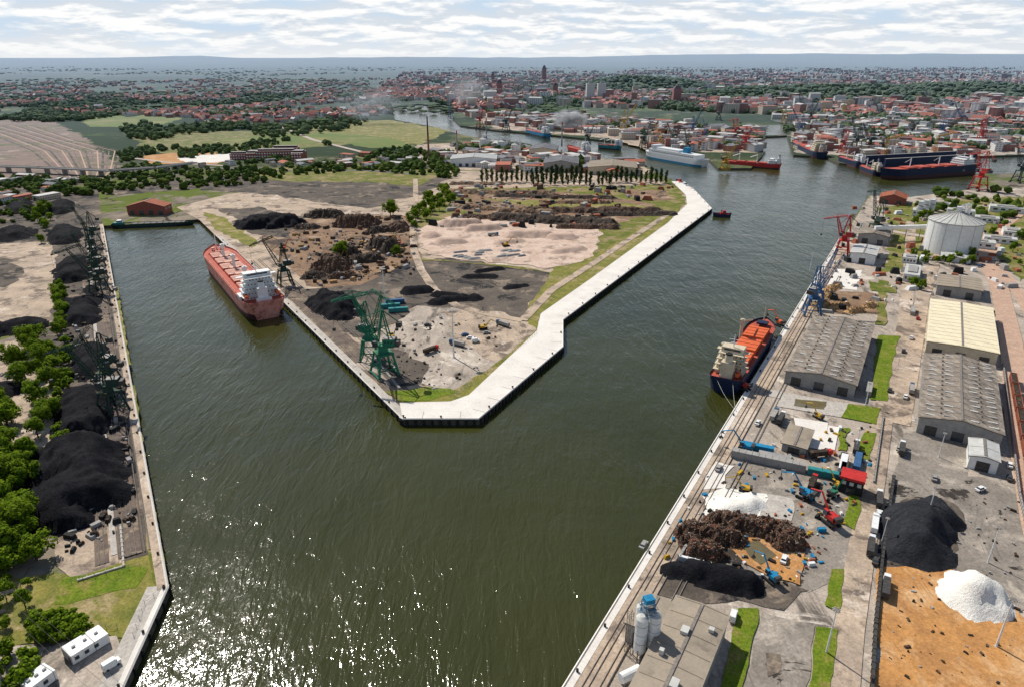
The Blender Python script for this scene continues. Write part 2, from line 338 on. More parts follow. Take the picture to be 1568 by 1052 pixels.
def rails(P,off,s0,s1,g=1.5):
    b=MB()
    for k in(-g/2,g/2):
        p=P(s0,off+k,.5);q=P(s1,off+k,.5); b.beam(p,q,.26,m_rail)
    b.build("railway_track")
for off in (4,8,11,17): rails(PB,off,22,520)
strip("quay_apron",[PB(0,1.5),PB(565,1.5)],3,m_yard2,6)
# ---- peninsula
patch("dirt_yard",[(306,338),(617,641),(700,640),(860,510),(860,492),(1088,320),(1050,292),(1000,275),(700,262),(560,262),(340,300),(270,318)],m_yard2,1,0)
patch("coal_ground",[(180,300),(300,290),(420,300),(560,320),(640,300),(690,275),(560,255),(420,262),(280,275),(170,285)],m_darkyard,2,6)
patch("coal_ground",[(330,320),(400,318),(460,335),(440,365),(395,360)],m_darkyard,3,4)
patch("grass_field",[(360,262),(560,250),(690,262),(640,285),(560,280),(430,278)],m_grass,3,6)
patch("grass_field",[(310,325),(345,335),(395,372),(385,380),(330,352)],m_drygrass,3,1.5)
patch("brown_yard",[(415,345),(480,335),(630,330),(640,400),(620,430),(545,445),(480,440),(430,400),(400,370)],m_brown,2,3)
patch("coal_ground",[(455,445),(545,440),(630,400),(690,395),(850,420),(795,490),(700,475),(640,470),(560,520),(510,505)],m_darkyard,3,3)
patch("quayside_rail_ground",[(430,445),(455,440),(560,540),(640,610),(617,620),(540,560)],m_ballast,3,1)
patch("concrete_yard",[(560,520),(600,500),(640,470),(700,472),(790,490),(815,510),(770,560),(700,600),(640,590),(590,590),(550,560)],m_yard,4,2)
patch("coal_ground",[(560,545),(610,535),(650,560),(640,590),(595,590)],m_darkyard,5,2.5)
patch("pale_concrete_yard",[(680,475),(770,480),(822,505),(770,560),(735,545),(700,520)],m_yard2,5,1.5)
patch("grass_field",[(690,290),(1045,283),(1050,312),(1020,345),(960,385),(880,420),(920,360),(900,345),(720,330),(680,345),(640,350),(640,330)],m_grass,2,3)
patch("brown_yard",[(712,300),(800,292),(900,298),(1000,312),(990,332),(920,352),(800,335),(715,325)],m_brown,3,5)
patch("brown_yard",[(930,292),(1020,292),(1035,308),(980,306)],m_brown,3,5)
patch("grass_field",[(740,306),(900,308),(1010,318),(940,320),(800,316)],m_drygrass,4,4)
patch("gravel_yard",[(640,352),(700,328),(905,345),(922,360),(905,395),(850,412),(760,402),(660,392),(640,375)],m_gravel,5,3)
patch("grass_verge",[(850,410),(905,395),(960,362),(1010,335),(1042,318),(1020,345),(905,430),(828,482),(822,508),(812,512),(808,495),(800,485)],m_drygrass,4,1)
patch("grass_verge",[(635,395),(660,398),(800,410),(840,418),(700,402),(640,400)],m_grass,6,1)
spx("dirt_road",[(800,492),(845,445),(900,410),(960,370),(1030,325)],6,m_yard2,7)
spx("dirt_road",[(800,492),(745,482),(700,470),(665,445),(645,415),(634,385),(632,350),(637,310),(636,275)],6,m_yard2,7)
patch("grass_verge",[(590,600),(640,598),(690,600),(760,558),(822,505),(822,512),(718,606),(690,616),(612,618)],m_drygrass,6,.6)
patch("grass_verge",[(602,602),(650,594),(690,596),(700,602),(660,614),(618,616)],m_lawn,7,.6)
patch("white_concrete_quay",[(617,643),(733,643),(862,533),(862,492),(1090,321),(1062,291),(1040,279),(1028,279),(1050,300),(1052,314),(1022,343),(905,428),(828,482),(822,508),(718,606),(690,616),(612,618)],m_conc,8,0)
strip("quay_apron",[PA(0,2),PA(395,2)],4,m_slab,7)
for off in (7,12,19): rails(PA,off,30,300)
mb=MB(); fe=MB(); bo=MB()
ql=[G(*p) for p in [(612,640),(617,643),(733,643),(862,533),(862,492),(1090,321),(1062,291)]]
def dist_pts(ps,step):
    for i in range(len(ps)-1):
        p,q=ps[i],ps[i+1]; L_=(q-p).length; k=max(1,int(L_/step))
        for j in range(k): yield p.lerp(q,(j+.5)/k),(q-p).normalized()
for i in range(len(ql)-1):
    p,q=ql[i],ql[i+1]; mb.beam(p+Vector((0,0,.7)),q+Vector((0,0,.7)),.5,m_conc)
for p,d in dist_pts(ql[1:6],12):
    o=Vector((-d.y,d.x,0)); mb.add([p+o*.4+Vector((0,0,.78)),p+o*7+Vector((0,0,.78)),p+o*7+d*.18+Vector((0,0,.78)),p+o*.4+d*.18+Vector((0,0,.78))],[(0,1,2,3)],m_wall)
for p,d in dist_pts(ql,3.4):
    o=Vector((d.y,-d.x,0)); c=p+o*.35; fe.box(c.x,c.y,-2.6,1.3,.7,2.5,m_black,math.atan2(d.y,d.x))
for p,d in dist_pts(ql,22):
    o=Vector((-d.y,d.x,0)); c=p+o*1.2; bo.cyl((c.x,c.y,.6),(c.x,c.y,1.3),.35,.3,m_black,8); bo.cyl((c.x,c.y,1.3),(c.x,c.y,1.55),.55,.5,m_black,8)
mb.build("quay_coping"); fe.build("quay_fenders"); bo.build("mooring_bollards")
def coping(P,s0,s1,name="quay_coping"):
    b=MB(); b.beam(P(s0,.2,.4),P(s1,.2,.4),.6,m_conc)
    k=int((s1-s0)/6)
    for i in range(k):
        c=P(s0+i*6,-.3); b.box(c.x,c.y,-2.6,.6,.5,2.6,m_black,0)
        if i%3==0:
            c=P(s0+i*6,1.2); b.cyl((c.x,c.y,0),(c.x,c.y,1.3),.35,.4,m_black,6)
    b.build(name)
coping(PA,0,400); coping(PB,0,560); coping(PD,0,90); coping(PC,-30,540)
# ---- right terminal
patch("terminal_concrete",[(1332,300.5),(1395,302.5),(1490,290.5),(1650,285),(1900,700),(2000,1200),(800,1250),(864,1052),(1217,480)],m_yard,1,0)
strip("quay_apron",[PC(-60,5),PC(520,5)],10,m_yard2,4)
strip("quay_apron",[PC(-60,1.2),PC(520,1.2)],2.4,m_conc,5)
for off in (5,9,15): rails(PC,off,-60,420)
patch("grass_field",[(1345,320),(1400,312),(1500,305),(1600,300),(1650,420),(1560,430),(1520,400),(1440,380),(1400,410),(1350,420),(1370,360)],m_grass,2,3)
patch("pale_concrete_yard",[(1265,412),(1320,415),(1310,445),(1255,440)],m_conc,3,1)
patch("brown_yard",[(1250,445),(1345,450),(1345,482),(1240,480),(1232,465)],m_brown,3,2)
spx("terminal_road",[(1395,340),(1393,400),(1385,500),(1355,620),(1340,720),(1318,850),(1300,960),(1285,1100)],8,m_yard2,4)
spx("terminal_road",[(1430,405),(1412,460),(1395,560),(1378,650)],8,m_yard2,4)
spx("pale_road",[(1495,345),(1500,385),(1530,440),(1548,520),(1560,640),(1590,800),(1640,1000)],11,m_pinkbal,5)
spx("pale_road",[(1600,300),(1540,345),(1515,390),(1560,450),(1600,520)],8,m_pinkbal,4)
spx("pale_road",[(1345,352),(1430,365)],9,m_road,4)
spx("pale_road",[(1400,335),(1450,320),(1530,315),(1600,318)],7,m_road,4)
spx("terminal_road",[(1170,600),(1260,618),(1400,640)],8,m_slab,3)
patch("worn_asphalt_yard",[(1362,735),(1385,690),(1480,730),(1600,735),(1620,900),(1560,940),(1440,868),(1345,866)],m_yardasph,3,.5)
patch("worn_asphalt_yard",[(1385,660),(1480,665),(1480,735),(1370,735)],m_yardasph,2,.5)
patch("worn_asphalt_yard",[(1110,700),(1240,720),(1330,740),(1300,860),(1240,900),(1000,870),(1040,790)],m_yardasph,2,3)
patch("coal_ground",[(1000,855),(1040,848),(1150,880),(1240,900),(1200,935),(1130,930),(1000,905)],m_darkyard,3,2)
patch("coal_ground",[(1375,770),(1450,760),(1475,800),(1450,860),(1350,868)],m_darkyard,4,2)
patch("worn_asphalt_yard",[(1165,940),(1255,955),(1235,1080),(1130,1080)],m_yardasph,3,1)
patch("coal_ground",[(1168,1000),(1190,1000),(1196,1030),(1176,1040)],m_darkyard,4,1)
patch("orange_soil_yard",[(1345,868),(1445,866),(1560,942),(1620,1000),(1650,1100),(1340,1100)],m_orange,4,1)
patch("wet_slab",[(1160,755),(1215,765),(1210,800),(1155,790)],m_slab,4,1)
patch("spilled_powder",[(1075,760),(1110,745),(1170,758),(1170,792),(1120,800),(1078,785)],m_salt,5,1.2)
patch("spilled_powder",[(1095,705),(1125,715),(1110,745),(1080,750)],m_conc,5,1.5)
patch("concrete_slab",[(1186,622),(1200,606),(1300,618),(1290,640)],m_slab,4,0)
patch("puddle",[(1215,612),(1265,614),(1262,628),(1220,624)],m_mud,5,1)
patch("concrete_slab",[(1215,640),(1268,648),(1262,690),(1225,684)],m_conc,5,0)
patch("concrete_slab",[(1268,652),(1285,655),(1278,690),(1262,686)],m_conc,5,0)
for px in ([(1345,515),(1376,515),(1356,615),(1330,612)],[(1300,620),(1350,626),(1342,650),(1290,640)],[(1322,662),(1340,664),(1332,708),(1312,702)],[(1300,757),(1318,762),(1305,812),(1288,802)],[(1272,870),(1293,870),(1284,938),(1262,928)],[(1253,960),(1286,962),(1270,1090),(1238,1080)],[(1130,935),(1163,935),(1135,1052),(1120,1100),(1085,1090),(1100,1052)],[(1288,655),(1300,655),(1293,690),(1280,688)]):
    patch("grass_verge",px,m_lawn,6,.6)
for px in ([(1345,430),(1358,432),(1356,500),(1342,498)],[(1330,432),(1375,440),(1372,450),(1335,446)]): patch("grass_verge",px,m_grass,6,.7)
# far patches
patch("railway_yard",[(-60,190),(70,180),(130,212),(190,262),(150,272),(0,285),(-60,280)],m_railyard,1,6)
for k in range(16): spx("railway_track",[(-90+k*9.5,188+k*.4),(-20+k*9.5,203+k*1.0),(50+k*9,232),(85+k*6,262),(110+k*3,280)],1.8 if k%3 else 3.2,(m_darkyard,m_ballast,m_pinkbal)[k%3],2)
patch("grass_field",[(110,178),(230,172),(280,182),(240,195),(140,195)],m_field,1,5)
patch("grass_field",[(190,205),(420,200),(560,190),(620,205),(560,220),(380,235),(240,235)],m_grass,1,8)
patch("grass_field",[(330,215),(420,208),(540,200),(560,212),(420,226)],m_field,2,8)
patch("sandy_field",[(215,240),(300,232),(372,240),(330,252),(230,252)],m_orange,2,4)
patch("sandy_field",[(270,240),(360,236),(375,242),(330,250),(285,250)],m_conc,3,3)
patch("sandy_field",[(460,185),(600,185),(690,200),(640,222),(560,212),(480,200)],m_drygrass,2,8)
patch("grass_field",[(490,200),(600,213),(640,225),(560,228),(500,212)],m_field,3,5)
patch("industrial_yard",[(640,222),(760,218),(860,235),(985,252),(1000,266),(940,275),(760,262),(690,262),(640,245)],m_yard2,1,4)
patch("shipyard_ground",[(700,170),(900,180),(1100,195),(1170,205),(1165,235),(1000,232),(930,212),(760,198)],m_yard2,1,5)
patch("shipyard_ground",[(1210,200),(1400,205),(1640,205),(1640,235),(1360,243),(1220,235)],m_yard,1,5)
for px in ([(1170,182),(1240,178),(1300,185),(1260,192),(1200,190)],[(1310,190),(1400,188),(1480,198),(1440,204),(1340,200)],[(1175,192),(1200,192),(1206,208),(1172,208)],[(820,196),(870,196),(890,203),(830,203)]):
    patch("water",px,m_water,3,4)
def viaduct(px,w_,h):
    P=[G(*p) for p in px]; b=MB()
    for i in range(len(P)-1):
        p,q=P[i],P[i+1]; d=(q-p); a=math.atan2(d.y,d.x); c=(p+q)/2; b.box(c.x,c.y,h,d.length+2,w_,1.2,m_wall,a,m_asph)
        nv=Vector((-d.y,d.x,0)).normalized()*(w_/2-.3)
        for sg in(-1,1): b.beam(p+nv*sg+Vector((0,0,h+1.6)),q+nv*sg+Vector((0,0,h+1.6)),.5,m_slab)
        for k in range(int(d.length/28)):
            e=p.lerp(q,(k+.5)/max(1,int(d.length/28))); b.box(e.x,e.y,0,1.6,w_*.7,h,m_wall,a)
    b.build("road_viaduct")
viaduct([(-60,262),(60,266),(170,271),(240,266),(300,258)],11,7)
spx("elevated_road",[(300,257),(420,262),(560,262),(640,268)],9,m_asph,5)
spx("country_road",[(180,240),(260,250),(350,255)],8,m_road,4)
spx("country_road",[(640,268),(560,235),(480,215),(430,195),(300,185)],9,m_road,4)
# ---------------------------------------------------------------- piles
def pile(name,c,lx,ly,h,mt,ang=0,rough=.12,res=None,scr=None,nb=0,seed=0,fq=.15,ps=1):
    res=res or max(12,int(max(lx,ly)/1.1)); nx=int(res if lx>=ly else max(14,res*lx/ly)); ny=int(res if ly>lx else max(10,res*ly/lx)); b=MB(); vs=[]; idx={}
    r=min(lx,ly)/2
    for i in range(nx+1):
        for j in range(ny+1):
            x=(i/nx-.5)*lx*1.15; y=(j/ny-.5)*ly*1.15
            if lx>=ly: ex=max(0,abs(x)-(lx/2-r)); d=math.hypot(ex,y)/r
            else: ey=max(0,abs(y)-(ly/2-r)); d=math.hypot(x,ey)/r
            d*=1+.18*noise.noise(Vector((x*.12+seed,y*.12,1.7)))
            nz=noise.fractal(Vector((x*fq+seed,y*fq,seed*3.1)),1,2,4)
            z=h*(min(1,(1-d)*1.35)+nz*rough*2.2*(1 if d<1 else .3))
            if z>h*.9: z=h*.9+(z-h*.9)*.35
            z+=noise.noise(Vector((x*.9,y*.9,seed)))*h*rough*.5 if z>0 else 0
            idx[i,j]=len(vs); vs.append((x,y,max(z,-.1)))
    fs=[]
    for i in range(nx):
        for j in range(ny):
            q=[idx[i,j],idx[i+1,j],idx[i+1,j+1],idx[i,j+1]]
            if max(vs[k][2] for k in q)>-.05: fs.append(q)
    b.add(vs,fs,mt)
    for k in range(nb):
        v_=random.choice(vs)
        if v_[2]<.2: continue
        s=U(.3,1.3)*ps; b.M=Matrix.Translation(v_)@Matrix.Rotation(U(0,3),4,Vector((U(-1,1),U(-1,1),U(-1,1))).normalized())
        b.box(0,0,-s/4,s*U(.6,2.4),s*.5,s*U(.2,.6),random.choice(scr)); 
    b.M=Matrix.Identity(4)
    return b.build(name,(c.x,c.y,.35),ang,smooth=(nb==0))
SC=[m_scrap,m_scrapd,m_rail,m_brown]
for k,(u,v,lx,ly,h) in enumerate([(120,735,36,68,9.5),(132,632,24,56,7),(136,555,18,50,5),(124,478,24,60,6),(114,415,28,70,6.5),(100,362,26,70,6),(20,505,36,24,6),(0,600,24,20,4),(22,360,34,60,6),(88,320,30,70,6),(60,700,14,16,4),(30,318,24,80,5),(150,700,9,24,3),(140,450,10,30,3)]):
    pile("coal_pile",G(u,v),lx,ly,h,m_coal,aB-math.pi/2,.22,seed=k,fq=.07)
for k,(u,v,lx,ly,h,a) in enumerate([(512,470,28,54,8,.6),(413,345,66,38,10,.2),(690,455,10,30,3,1.2),(670,465,14,10,3,0),(735,425,26,9,2,0),(640,447,24,12,4,.3),(705,460,30,10,3.5,.2),(750,415,24,7,2,.4),(790,440,20,8,2,.4)]):
    pile("coal_pile",G(u,v),lx,ly,h,m_coal,a,.2,seed=k+20,fq=.12)
for k,(u,v,lx,ly,h,a) in enumerate([(508,410,30,36,9,.3),(590,382,24,38,10,.8),(535,392,22,22,8,.2),(545,345,44,28,10,.1),(497,332,40,22,7,0),(470,350,24,14,4,0),(610,352,20,28,7,0),(560,400,30,16,6,.4),(480,425,18,12,4,0),(525,425,22,10,4,.2),(580,355,24,14,5,.5)]):
    pile("scrap_heap",G(u,v),lx,ly,h,[m_scrap,m_scrapd,m_scrapd][k%3],a,.22,scr=SC,nb=320,seed=k+40,fq=.25,ps=.8)
for k,(u,v,lx,ly,h,a) in enumerate([(765,297,130,16,4,-.05),(850,303,140,12,3,-.1),(905,325,150,16,5,0),(770,323,120,14,4,-.3),(845,340,130,26,6,-.25),(750,335,60,16,4,-.2),(730,283,70,12,3,0),(970,330,90,12,3.5,.05),(900,350,60,12,4,0),(880,312,80,10,3,0)]):
    pile("scrap_heap",G(u,v),lx,ly,h,[m_brown,m_scrapd,m_scrap][k%3],a,.3,scr=SC,nb=260,seed=k+60,fq=.12,res=70)
for k,(u,v,lx,ly,h,a) in enumerate([(705,345,46,20,6,.1),(740,352,40,18,5,.2),(810,362,50,20,5,0),(690,372,30,16,4,0),(780,372,30,14,3,.4),(870,385,36,14,3,.5),(860,365,30,16,4,0),(660,362,20,20,4,0)]):
    pile("sand_pile",G(u,v),lx,ly,h,m_sandp,a,.1,seed=k+80)
for k in range(14):
    pile("sand_pile",G(U(700,810),U(385,398)),U(7,14),U(3,5),1.5,m_wall,U(.2,.5),.1,seed=k+90,res=14)
pile("white_powder_pile",G(1125,778),24,13,3.0,m_salt,.3,.25,seed=101)
pile("salt_pile",G(1492,915),21,20,7.5,m_salt,.2,.12,seed=102)
pile("grey_coal_pile",G(1400,822),22,36,9,m_gcoal,aC-math.pi/2,.08,seed=103)
pile("grey_coal_pile",G(1432,790),14,18,6,m_gcoal,0,.08,seed=104)
pile("coal_pile",G(1100,888),28,10,5,m_coal,-.35,.14,seed=105)
pile("coal_pile",G(1050,880),14,7,3,m_coal,-.3,.2,seed=106)
for (u,v,lx,ly,a,s) in [(1088,822,24,11,-.25,1),(1130,806,24,10,-.3,2),(1205,828,15,13,.2,3),(1075,848,14,9,-.3,4),(1172,812,20,10,-.2,5),(1062,835,10,10,.2,6)]:
    pile("scrap_heap",G(u,v),lx,ly,4.6,m_scrap,a,.25,scr=[m_scrap,m_scrapd,m_brown,m_rail,m_brown,m_tile],nb=1100,seed=110+s,fq=.4,res=40,ps=.45)
patch("orange_soil_patch",[(1115,835),(1140,818),(1190,830),(1235,850),(1225,895),(1180,885),(1130,855)],m_orange,6,1)
patch("puddle",[(1135,835),(1160,828),(1190,850),(1165,865),(1148,855)],m_mud,7,.5)
for (u,v) in [(1270,455),(1285,470),(1255,470),(1330,470),(1275,443),(1310,478)]:
    pile("timber_pile",G(u,v),U(12,18),U(6,9),3,m_timber,U(0,1),.3,scr=[m_timber,m_brown],nb=150,seed=u)
# ---------------------------------------------------------------- buildings
def warehouse(name,fl,fr,length,h,roof,wall,ridge=2.5,sky=0,doors=True,ang=None,side=None,back=None,ribs=True):
    if back:
        p=G(back[0][0],back[0][1],h); q=G(back[1][0],back[1][1],h); p.z=q.z=0; p-=dC*length; q-=dC*length
    else: p=G(*fl); q=G(*fr)
    rx=nC if ang is None else Vector((math.cos(ang),math.sin(ang),0))
    wd=(q-p).dot(rx); b=MB(); a=math.atan2(rx.y,rx.x); L_=length
    side=side or wall
    b.add([(0,0,0),(wd,0,0),(wd,0,h),(wd/2,0,h+ridge),(0,0,h)],[(0,1,2,3,4)],wall)
    b.add([(0,L_,0),(wd,L_,0),(wd,L_,h),(wd/2,L_,h+ridge),(0,L_,h)],[(4,3,2,1,0)],wall)
    b.add([(0,0,0),(0,0,h),(0,L_,h),(0,L_,0)],[(0,1,2,3)],wall); b.add([(wd,0,0),(wd,0,h),(wd,L_,h),(wd,L_,0)],[(3,2,1,0)],side)
    e=.6; hz=h+.08; sl=ridge/(wd/2)
    for sgn in (0,1):
        xo=-e if sgn==0 else wd+e; zo=hz-e*sl
        b.add([(xo,-e,zo),(wd/2,-e,h+ridge+.08),(wd/2,L_+e,h+ridge+.08),(xo,L_+e,zo)],[(0,1,2,3) if sgn==0 else (3,2,1,0)],roof)
        b.add([(xo,-e,zo-.35),(wd/2,-e,h+ridge-.27),(wd/2,-e,h+ridge+.08),(xo,-e,zo)],[(0,1,2,3)],m_steel)
        b.add([(xo,-e,zo-.35),(xo,L_+e,zo-.35),(xo,L_+e,zo),(xo,-e,zo)],[(0,1,2,3)],m_steel)
    if ribs:
        k=int(L_/6)
        for i in range(k+1):
            y=i*L_/k
            b.beam((0,y,h+.14),(wd/2,y,h+ridge+.14),.16,roof); b.beam((wd,y,h+.14),(wd/2,y,h+ridge+.14),.16,roof)
    b.box(wd/2,L_/2,h+ridge+.02,.9,L_,.3,m_rail)
    if sky:
        for i in range(sky):
            y=(i+.5)*L_/sky
            for x in (wd*.14,wd*.36,wd*.64,wd*.86):
                if R()<.12: continue
                z=h+ridge*(1-abs(x-wd/2)/(wd/2)); b.box(x,y,z-.2,wd*U(.12,.17),.9,.45,m_sky if R()<.8 else m_wall)
            for x in (wd*.25,wd*.75):
                z=h+ridge*(1-abs(x-wd/2)/(wd/2)); b.cyl((x,y+2,z),(x,y+2,z+.9),.4,.4,m_rail,6)
    if doors:
        k=max(1,int(wd/9))
        for i in range(k):
            x=(i+.5)*wd/k; b.box(x,-.05,.05,min(4.5,wd/k*.6),.15,min(4.5,h*.7),m_glass if i%2 else m_steel)
        for i in range(int(L_/7)):
            y=(i+.5)*7; b.box(-.04,y,h*.55,.1,4.5,h*.25,m_glass); b.box(wd+.04,y,h*.55,.1,4.5,h*.25,m_glass)
    return b.build(name,p,a)
warehouse("cargo_warehouse",(1200,587),(1308,606),88,7,m_roof,m_wall,2.4,16,side=m_maroon)
warehouse("white_roof_warehouse",(1415,543),(1523,562),80,8,m_roofw,m_cream,.6,0,side=m_cream)
warehouse("cargo_warehouse",(1402,662),(1528,686),78,8,m_roof,m_wall,2.4,15)
warehouse("grey_hall",(1432,452),(1500,462),30,7,m_roofl,m_wall,.5)
warehouse("white_hall",(1480,716),(1524,726),15,6,m_sky,m_white,1)
warehouse("port_office",(1196,690),(1232,700),17,4,m_roofl,m_wall,.2,ribs=False)
warehouse("quay_shed",(1300,402),(1338,407),30,8,m_sky,m_white,.8)
warehouse("quay_shed",(1312,372),(1358,377),50,8,m_roof,m_wall,2)
warehouse("brown_roof_shed",(1345,312),(1385,318),30,7,m_tile,m_brick,4)
warehouse("beige_roof_hall",0,0,60,8,m_roofl,m_wall,.5,0,back=((1037,913),(1120,930)))
warehouse("beige_roof_annex",0,0,13,7.4,m_roofl,m_wall,.2,0,back=((985,906),(1036,914)),ribs=False)
warehouse("small_store",(1440,400),(1485,405),14,4,m_sky,m_white,.5)
for (u,v,w_,l_,h_) in [(1490,378,30,12,6),(1510,340,20,12,5),(1395,425,10,30,6),(1408,330,14,14,6),(1530,372,24,10,5),(1392,402,10,12,5),(1548,360,14,20,5),(1440,318,20,10,5),(1470,330,24,12,6),(1540,325,30,14,6)]:
    p=G(u,v); b=MB(); b.box(0,0,0,w_,l_,h_,m_white,0,m_sky); b.box(0,0,h_,w_*.6,l_*.6,.8,m_wall)
    for i in range(4): b.box((i-1.5)*w_/4.5,-l_/2-.04,h_*.4,w_/8,.1,h_*.3,m_glass)
    b.build("service_building",p,aC-math.pi/2)
b=MB(); b.box(0,0,0,8,7,6,m_black,0,m_wall); b.box(0,0,6,8.4,7.4,1,m_red); b.box(0,-3.56,.2,3,.1,2.6,m_glass)
for i in (-2.6,0,2.6): b.box(i,-3.56,4,1.4,.1,1.4,m_sky)
b.build("red_roof_office",G(1302,750),aC-math.pi/2)
b=MB(); hp=G(1037,913,8); hp.z=8.3
for (s_,o_,sx,sy,sz) in ((-12,6,2.5,2,1.2),(-22,3,1.2,1.2,1.6),(-30,9,3,2,1.4),(-40,6,1.2,1.2,1.5),(-8,12,1.4,1.4,1)):
    c=hp+dC*s_+nC*o_; b.box(c.x,c.y,8.4,sx,sy,sz,m_sky,aC)
b.build("roof_ventilation_units")
def wallpx(name,px,h,t,mt):
    b=MB()
    for i in range(len(px)-1):
        p=G(*px[i]);q=G(*px[i+1]); c=(p+q)/2; d=q-p; b.box(c.x,c.y,0,d.length,t,h,mt,math.atan2(d.y,d.x))
        k=int(d.length/2.4)
        for j in range(k+1):
            a=p.lerp(q,j/max(1,k)); b.box(a.x,a.y,0,.25,t+.3,h+.15,mt,math.atan2(d.y,d.x))
    b.build(name)
wallpx("concrete_bay_wall",[(1120,698),(1232,722)],3.5,3,m_wall)
wallpx("concrete_bay_wall",[(1040,858),(1150,888)],2.2,1,m_white)
wallpx("concrete_bay_wall",[(1040,858),(1052,838)],2.2,.8,m_wall)
wallpx("retaining_wall",[(1368,733),(1350,860),(1340,960),(1332,1100)],1.6,.8,m_steel)
wallpx("concrete_bay_wall",[(562,535),(612,596)],1,1,m_wall)
wallpx("perimeter_wall",[(1352,640),(1338,740)],1.2,.4,m_wall)
wallpx("perimeter_wall",[(1535,560),(1560,760),(1610,1000)],2,.4,m_wall)
wallpx("concrete_bay_wall",[(120,890),(190,868),(185,806)],.8,.6,m_slab)
def fence(name,px,h=1.8):
    b=MB()
    for i in range(len(px)-1):
        p=G(*px[i]);q=G(*px[i+1]); k=max(1,int((q-p).length/3))
        for j in range(k+1):
            a=p.lerp(q,j/k); b.beam(a,a+Vector((0,0,h)),.1,m_wall)
        for z in (.2,.9,h): b.beam(p+Vector((0,0,z)),q+Vector((0,0,z)),.05,m_wall)
    b.build(name)
fence("wire_fence",[(110,893),(215,868)]); fence("wire_fence",[(205,975),(222,925),(250,905)]); fence("wire_fence",[(20,1010),(60,965),(180,962)])
fence("wire_fence",[(640,598),(700,603),(760,560),(822,512)])
def silo(p,r,h,name="grain_silo",mt=m_white,cone=.35):
    b=MB(); b.cyl((0,0,0),(0,0,h),r,r,mt,48,False); b.cyl((0,0,h),(0,0,h+r*cone),r*1.02,r*.12,m_sky,48,True)
    for i in range(24):
        a=i*math.pi/12; b.beam((r*1.02*math.cos(a),r*1.02*math.sin(a),h+.1),(r*.14*math.cos(a),r*.14*math.sin(a),h+r*cone+.1),r*.012,m_wall)
    for i in range(12):
        a=i*math.pi/6; b.box(r*1.0*math.cos(a),r*1.0*math.sin(a),0,.25,.5,h,m_sky,a)
    b.cyl((0,0,h*.97),(0,0,h*.97+.3),r*1.012,r*1.012,m_wall,48,True)
    b.lattice((r+2,0,0),(r+2,0,h+r*cone+4),2.5,2.5,12,m_white,.3)
    b.lattice((r+2,0,h+r*cone+3),(0,0,h+r*cone+3),2,2,6,m_white,.3); b.box(0,0,h+r*cone,4,4,4,m_white,.3)
    return b.build(name,p,.7)
silo(G(1453,385),20,26)
for (u,v,r,h) in [(1406,330,3,9),(1415,328,3,9),(1424,327,3,9)]: silo(G(u,v),r,h,"storage_tank")
b=MB(); b.box(0,0,0,60,3,3,m_white); 
for i in range(5): b.beam((-26+i*13,0,-10),(-26+i*13,0,0),.6,m_wall)
b.build("conveyor_gallery",G(1385,368)+Vector((0,0,10)),.1)
b=MB()
for x,y,r,h in ((0,0,1.7,11),(3.8,0,1.7,11),(1.9,3.4,1.7,11)):
    b.cyl((x,y,3),(x,y,3+h),r,r,m_white,20); b.cyl((x,y,1),(x,y,3),.5,r,m_white,20,False); b.cyl((x,y,3+h),(x,y,3.8+h),r,r*.4,m_sky,20)
    for z in (6,9,12): b.cyl((x,y,z),(x,y,z+.12),r+.05,r+.05,m_wall,20)
    for a in range(4): b.beam((x+r*math.cos(a*1.57+.8),y+r*math.sin(a*1.57+.8),0),(x+r*math.cos(a*1.57+.8),y+r*math.sin(a*1.57+.8),4),.25,m_rail)
b.lattice((2,1,14),(2,1,18),2.6,2.6,4,m_bblue,.2); b.box(2,1,16,3.4,3.4,.2,m_rail); b.box(2,1,18,2.6,2.2,1.4,m_bblue)
for z in (13.5,15.6):
    for s_ in(-1.9,1.9): b.beam((2+s_,-1,z+1),(2+s_,3,z+1),.09,m_bblue); b.beam((0,1+s_,z+1),(4,1+s_,z+1),.09,m_bblue)
b.lattice((-2.4,2,0),(-2.4,2,15),1.2,1.2,12,m_rail,.12)
b.build("cement_silos",G(978,1006),.3)
b=MB(); b.cyl((0,0,2.2),(6,0,2.2),1.4,1.4,m_white,16); b.box(3,0,0,5,2,1,m_wall); b.cyl((8,-2,0),(8,-2,7),1.5,1.5,m_white,16); b.cyl((8,-2,7),(8,-2,8),1.5,.4,m_white,16); b.box(1,-6,0,6,4,3,m_white,0,m_sky)
b.build("cement_plant_tanks",G(950,1048),.5)
def cabin(p,q,dep,h=3):
    P_=G(*p);Q_=G(*q); d=Q_-P_; b=MB(); l=d.length; b.box(l/2,dep/2,.5,l,dep,h,m_white,0,m_white); 
    for i in range(int(l/2.5)): b.box(1.3+i*2.5,-.04,1.5,1.1,.1,1.1,m_glass)
    for i in range(int(l/6)+1): b.box(i*6,dep/2,.5,.15,dep+.1,h+.08,m_wall)
    for i in range(3): b.box(l*(.2+.3*i),dep/2,h+.5,.8,.6,.4,m_wall)
    b.box(-.2,1,.5,.1,1,2,m_steel); b.build("portable_office",P_,math.atan2(d.y,d.x))
cabin((113,1020),(170,984),5.5); cabin((50,1070),(90,1040),5); 
warehouse("red_brick_house",(196,330),(258,328),16,9,m_tile,m_brick,5,ang=0.0,ribs=False)
b=MB()
for (x,y,sx,sy,h) in ((0,0,60,18,14),(-35,6,20,30,11),(34,-4,18,34,12),(10,22,40,14,16),(-60,10,24,16,9)):
    b.box(x,y,0,sx,sy,h,m_brick,0,m_wall); b.box(x,y,h,sx*.9,sy*.5,2.5,m_maroon,0,m_wall)
    for k in range(int(sx/4)):
        for lv in range(int(h/4)): b.box(x-sx/2+2+k*4,y-sy/2-.05,1.5+lv*4,2,.15,1.8,m_white)
b.build("brick_power_station",G(425,245),.1)
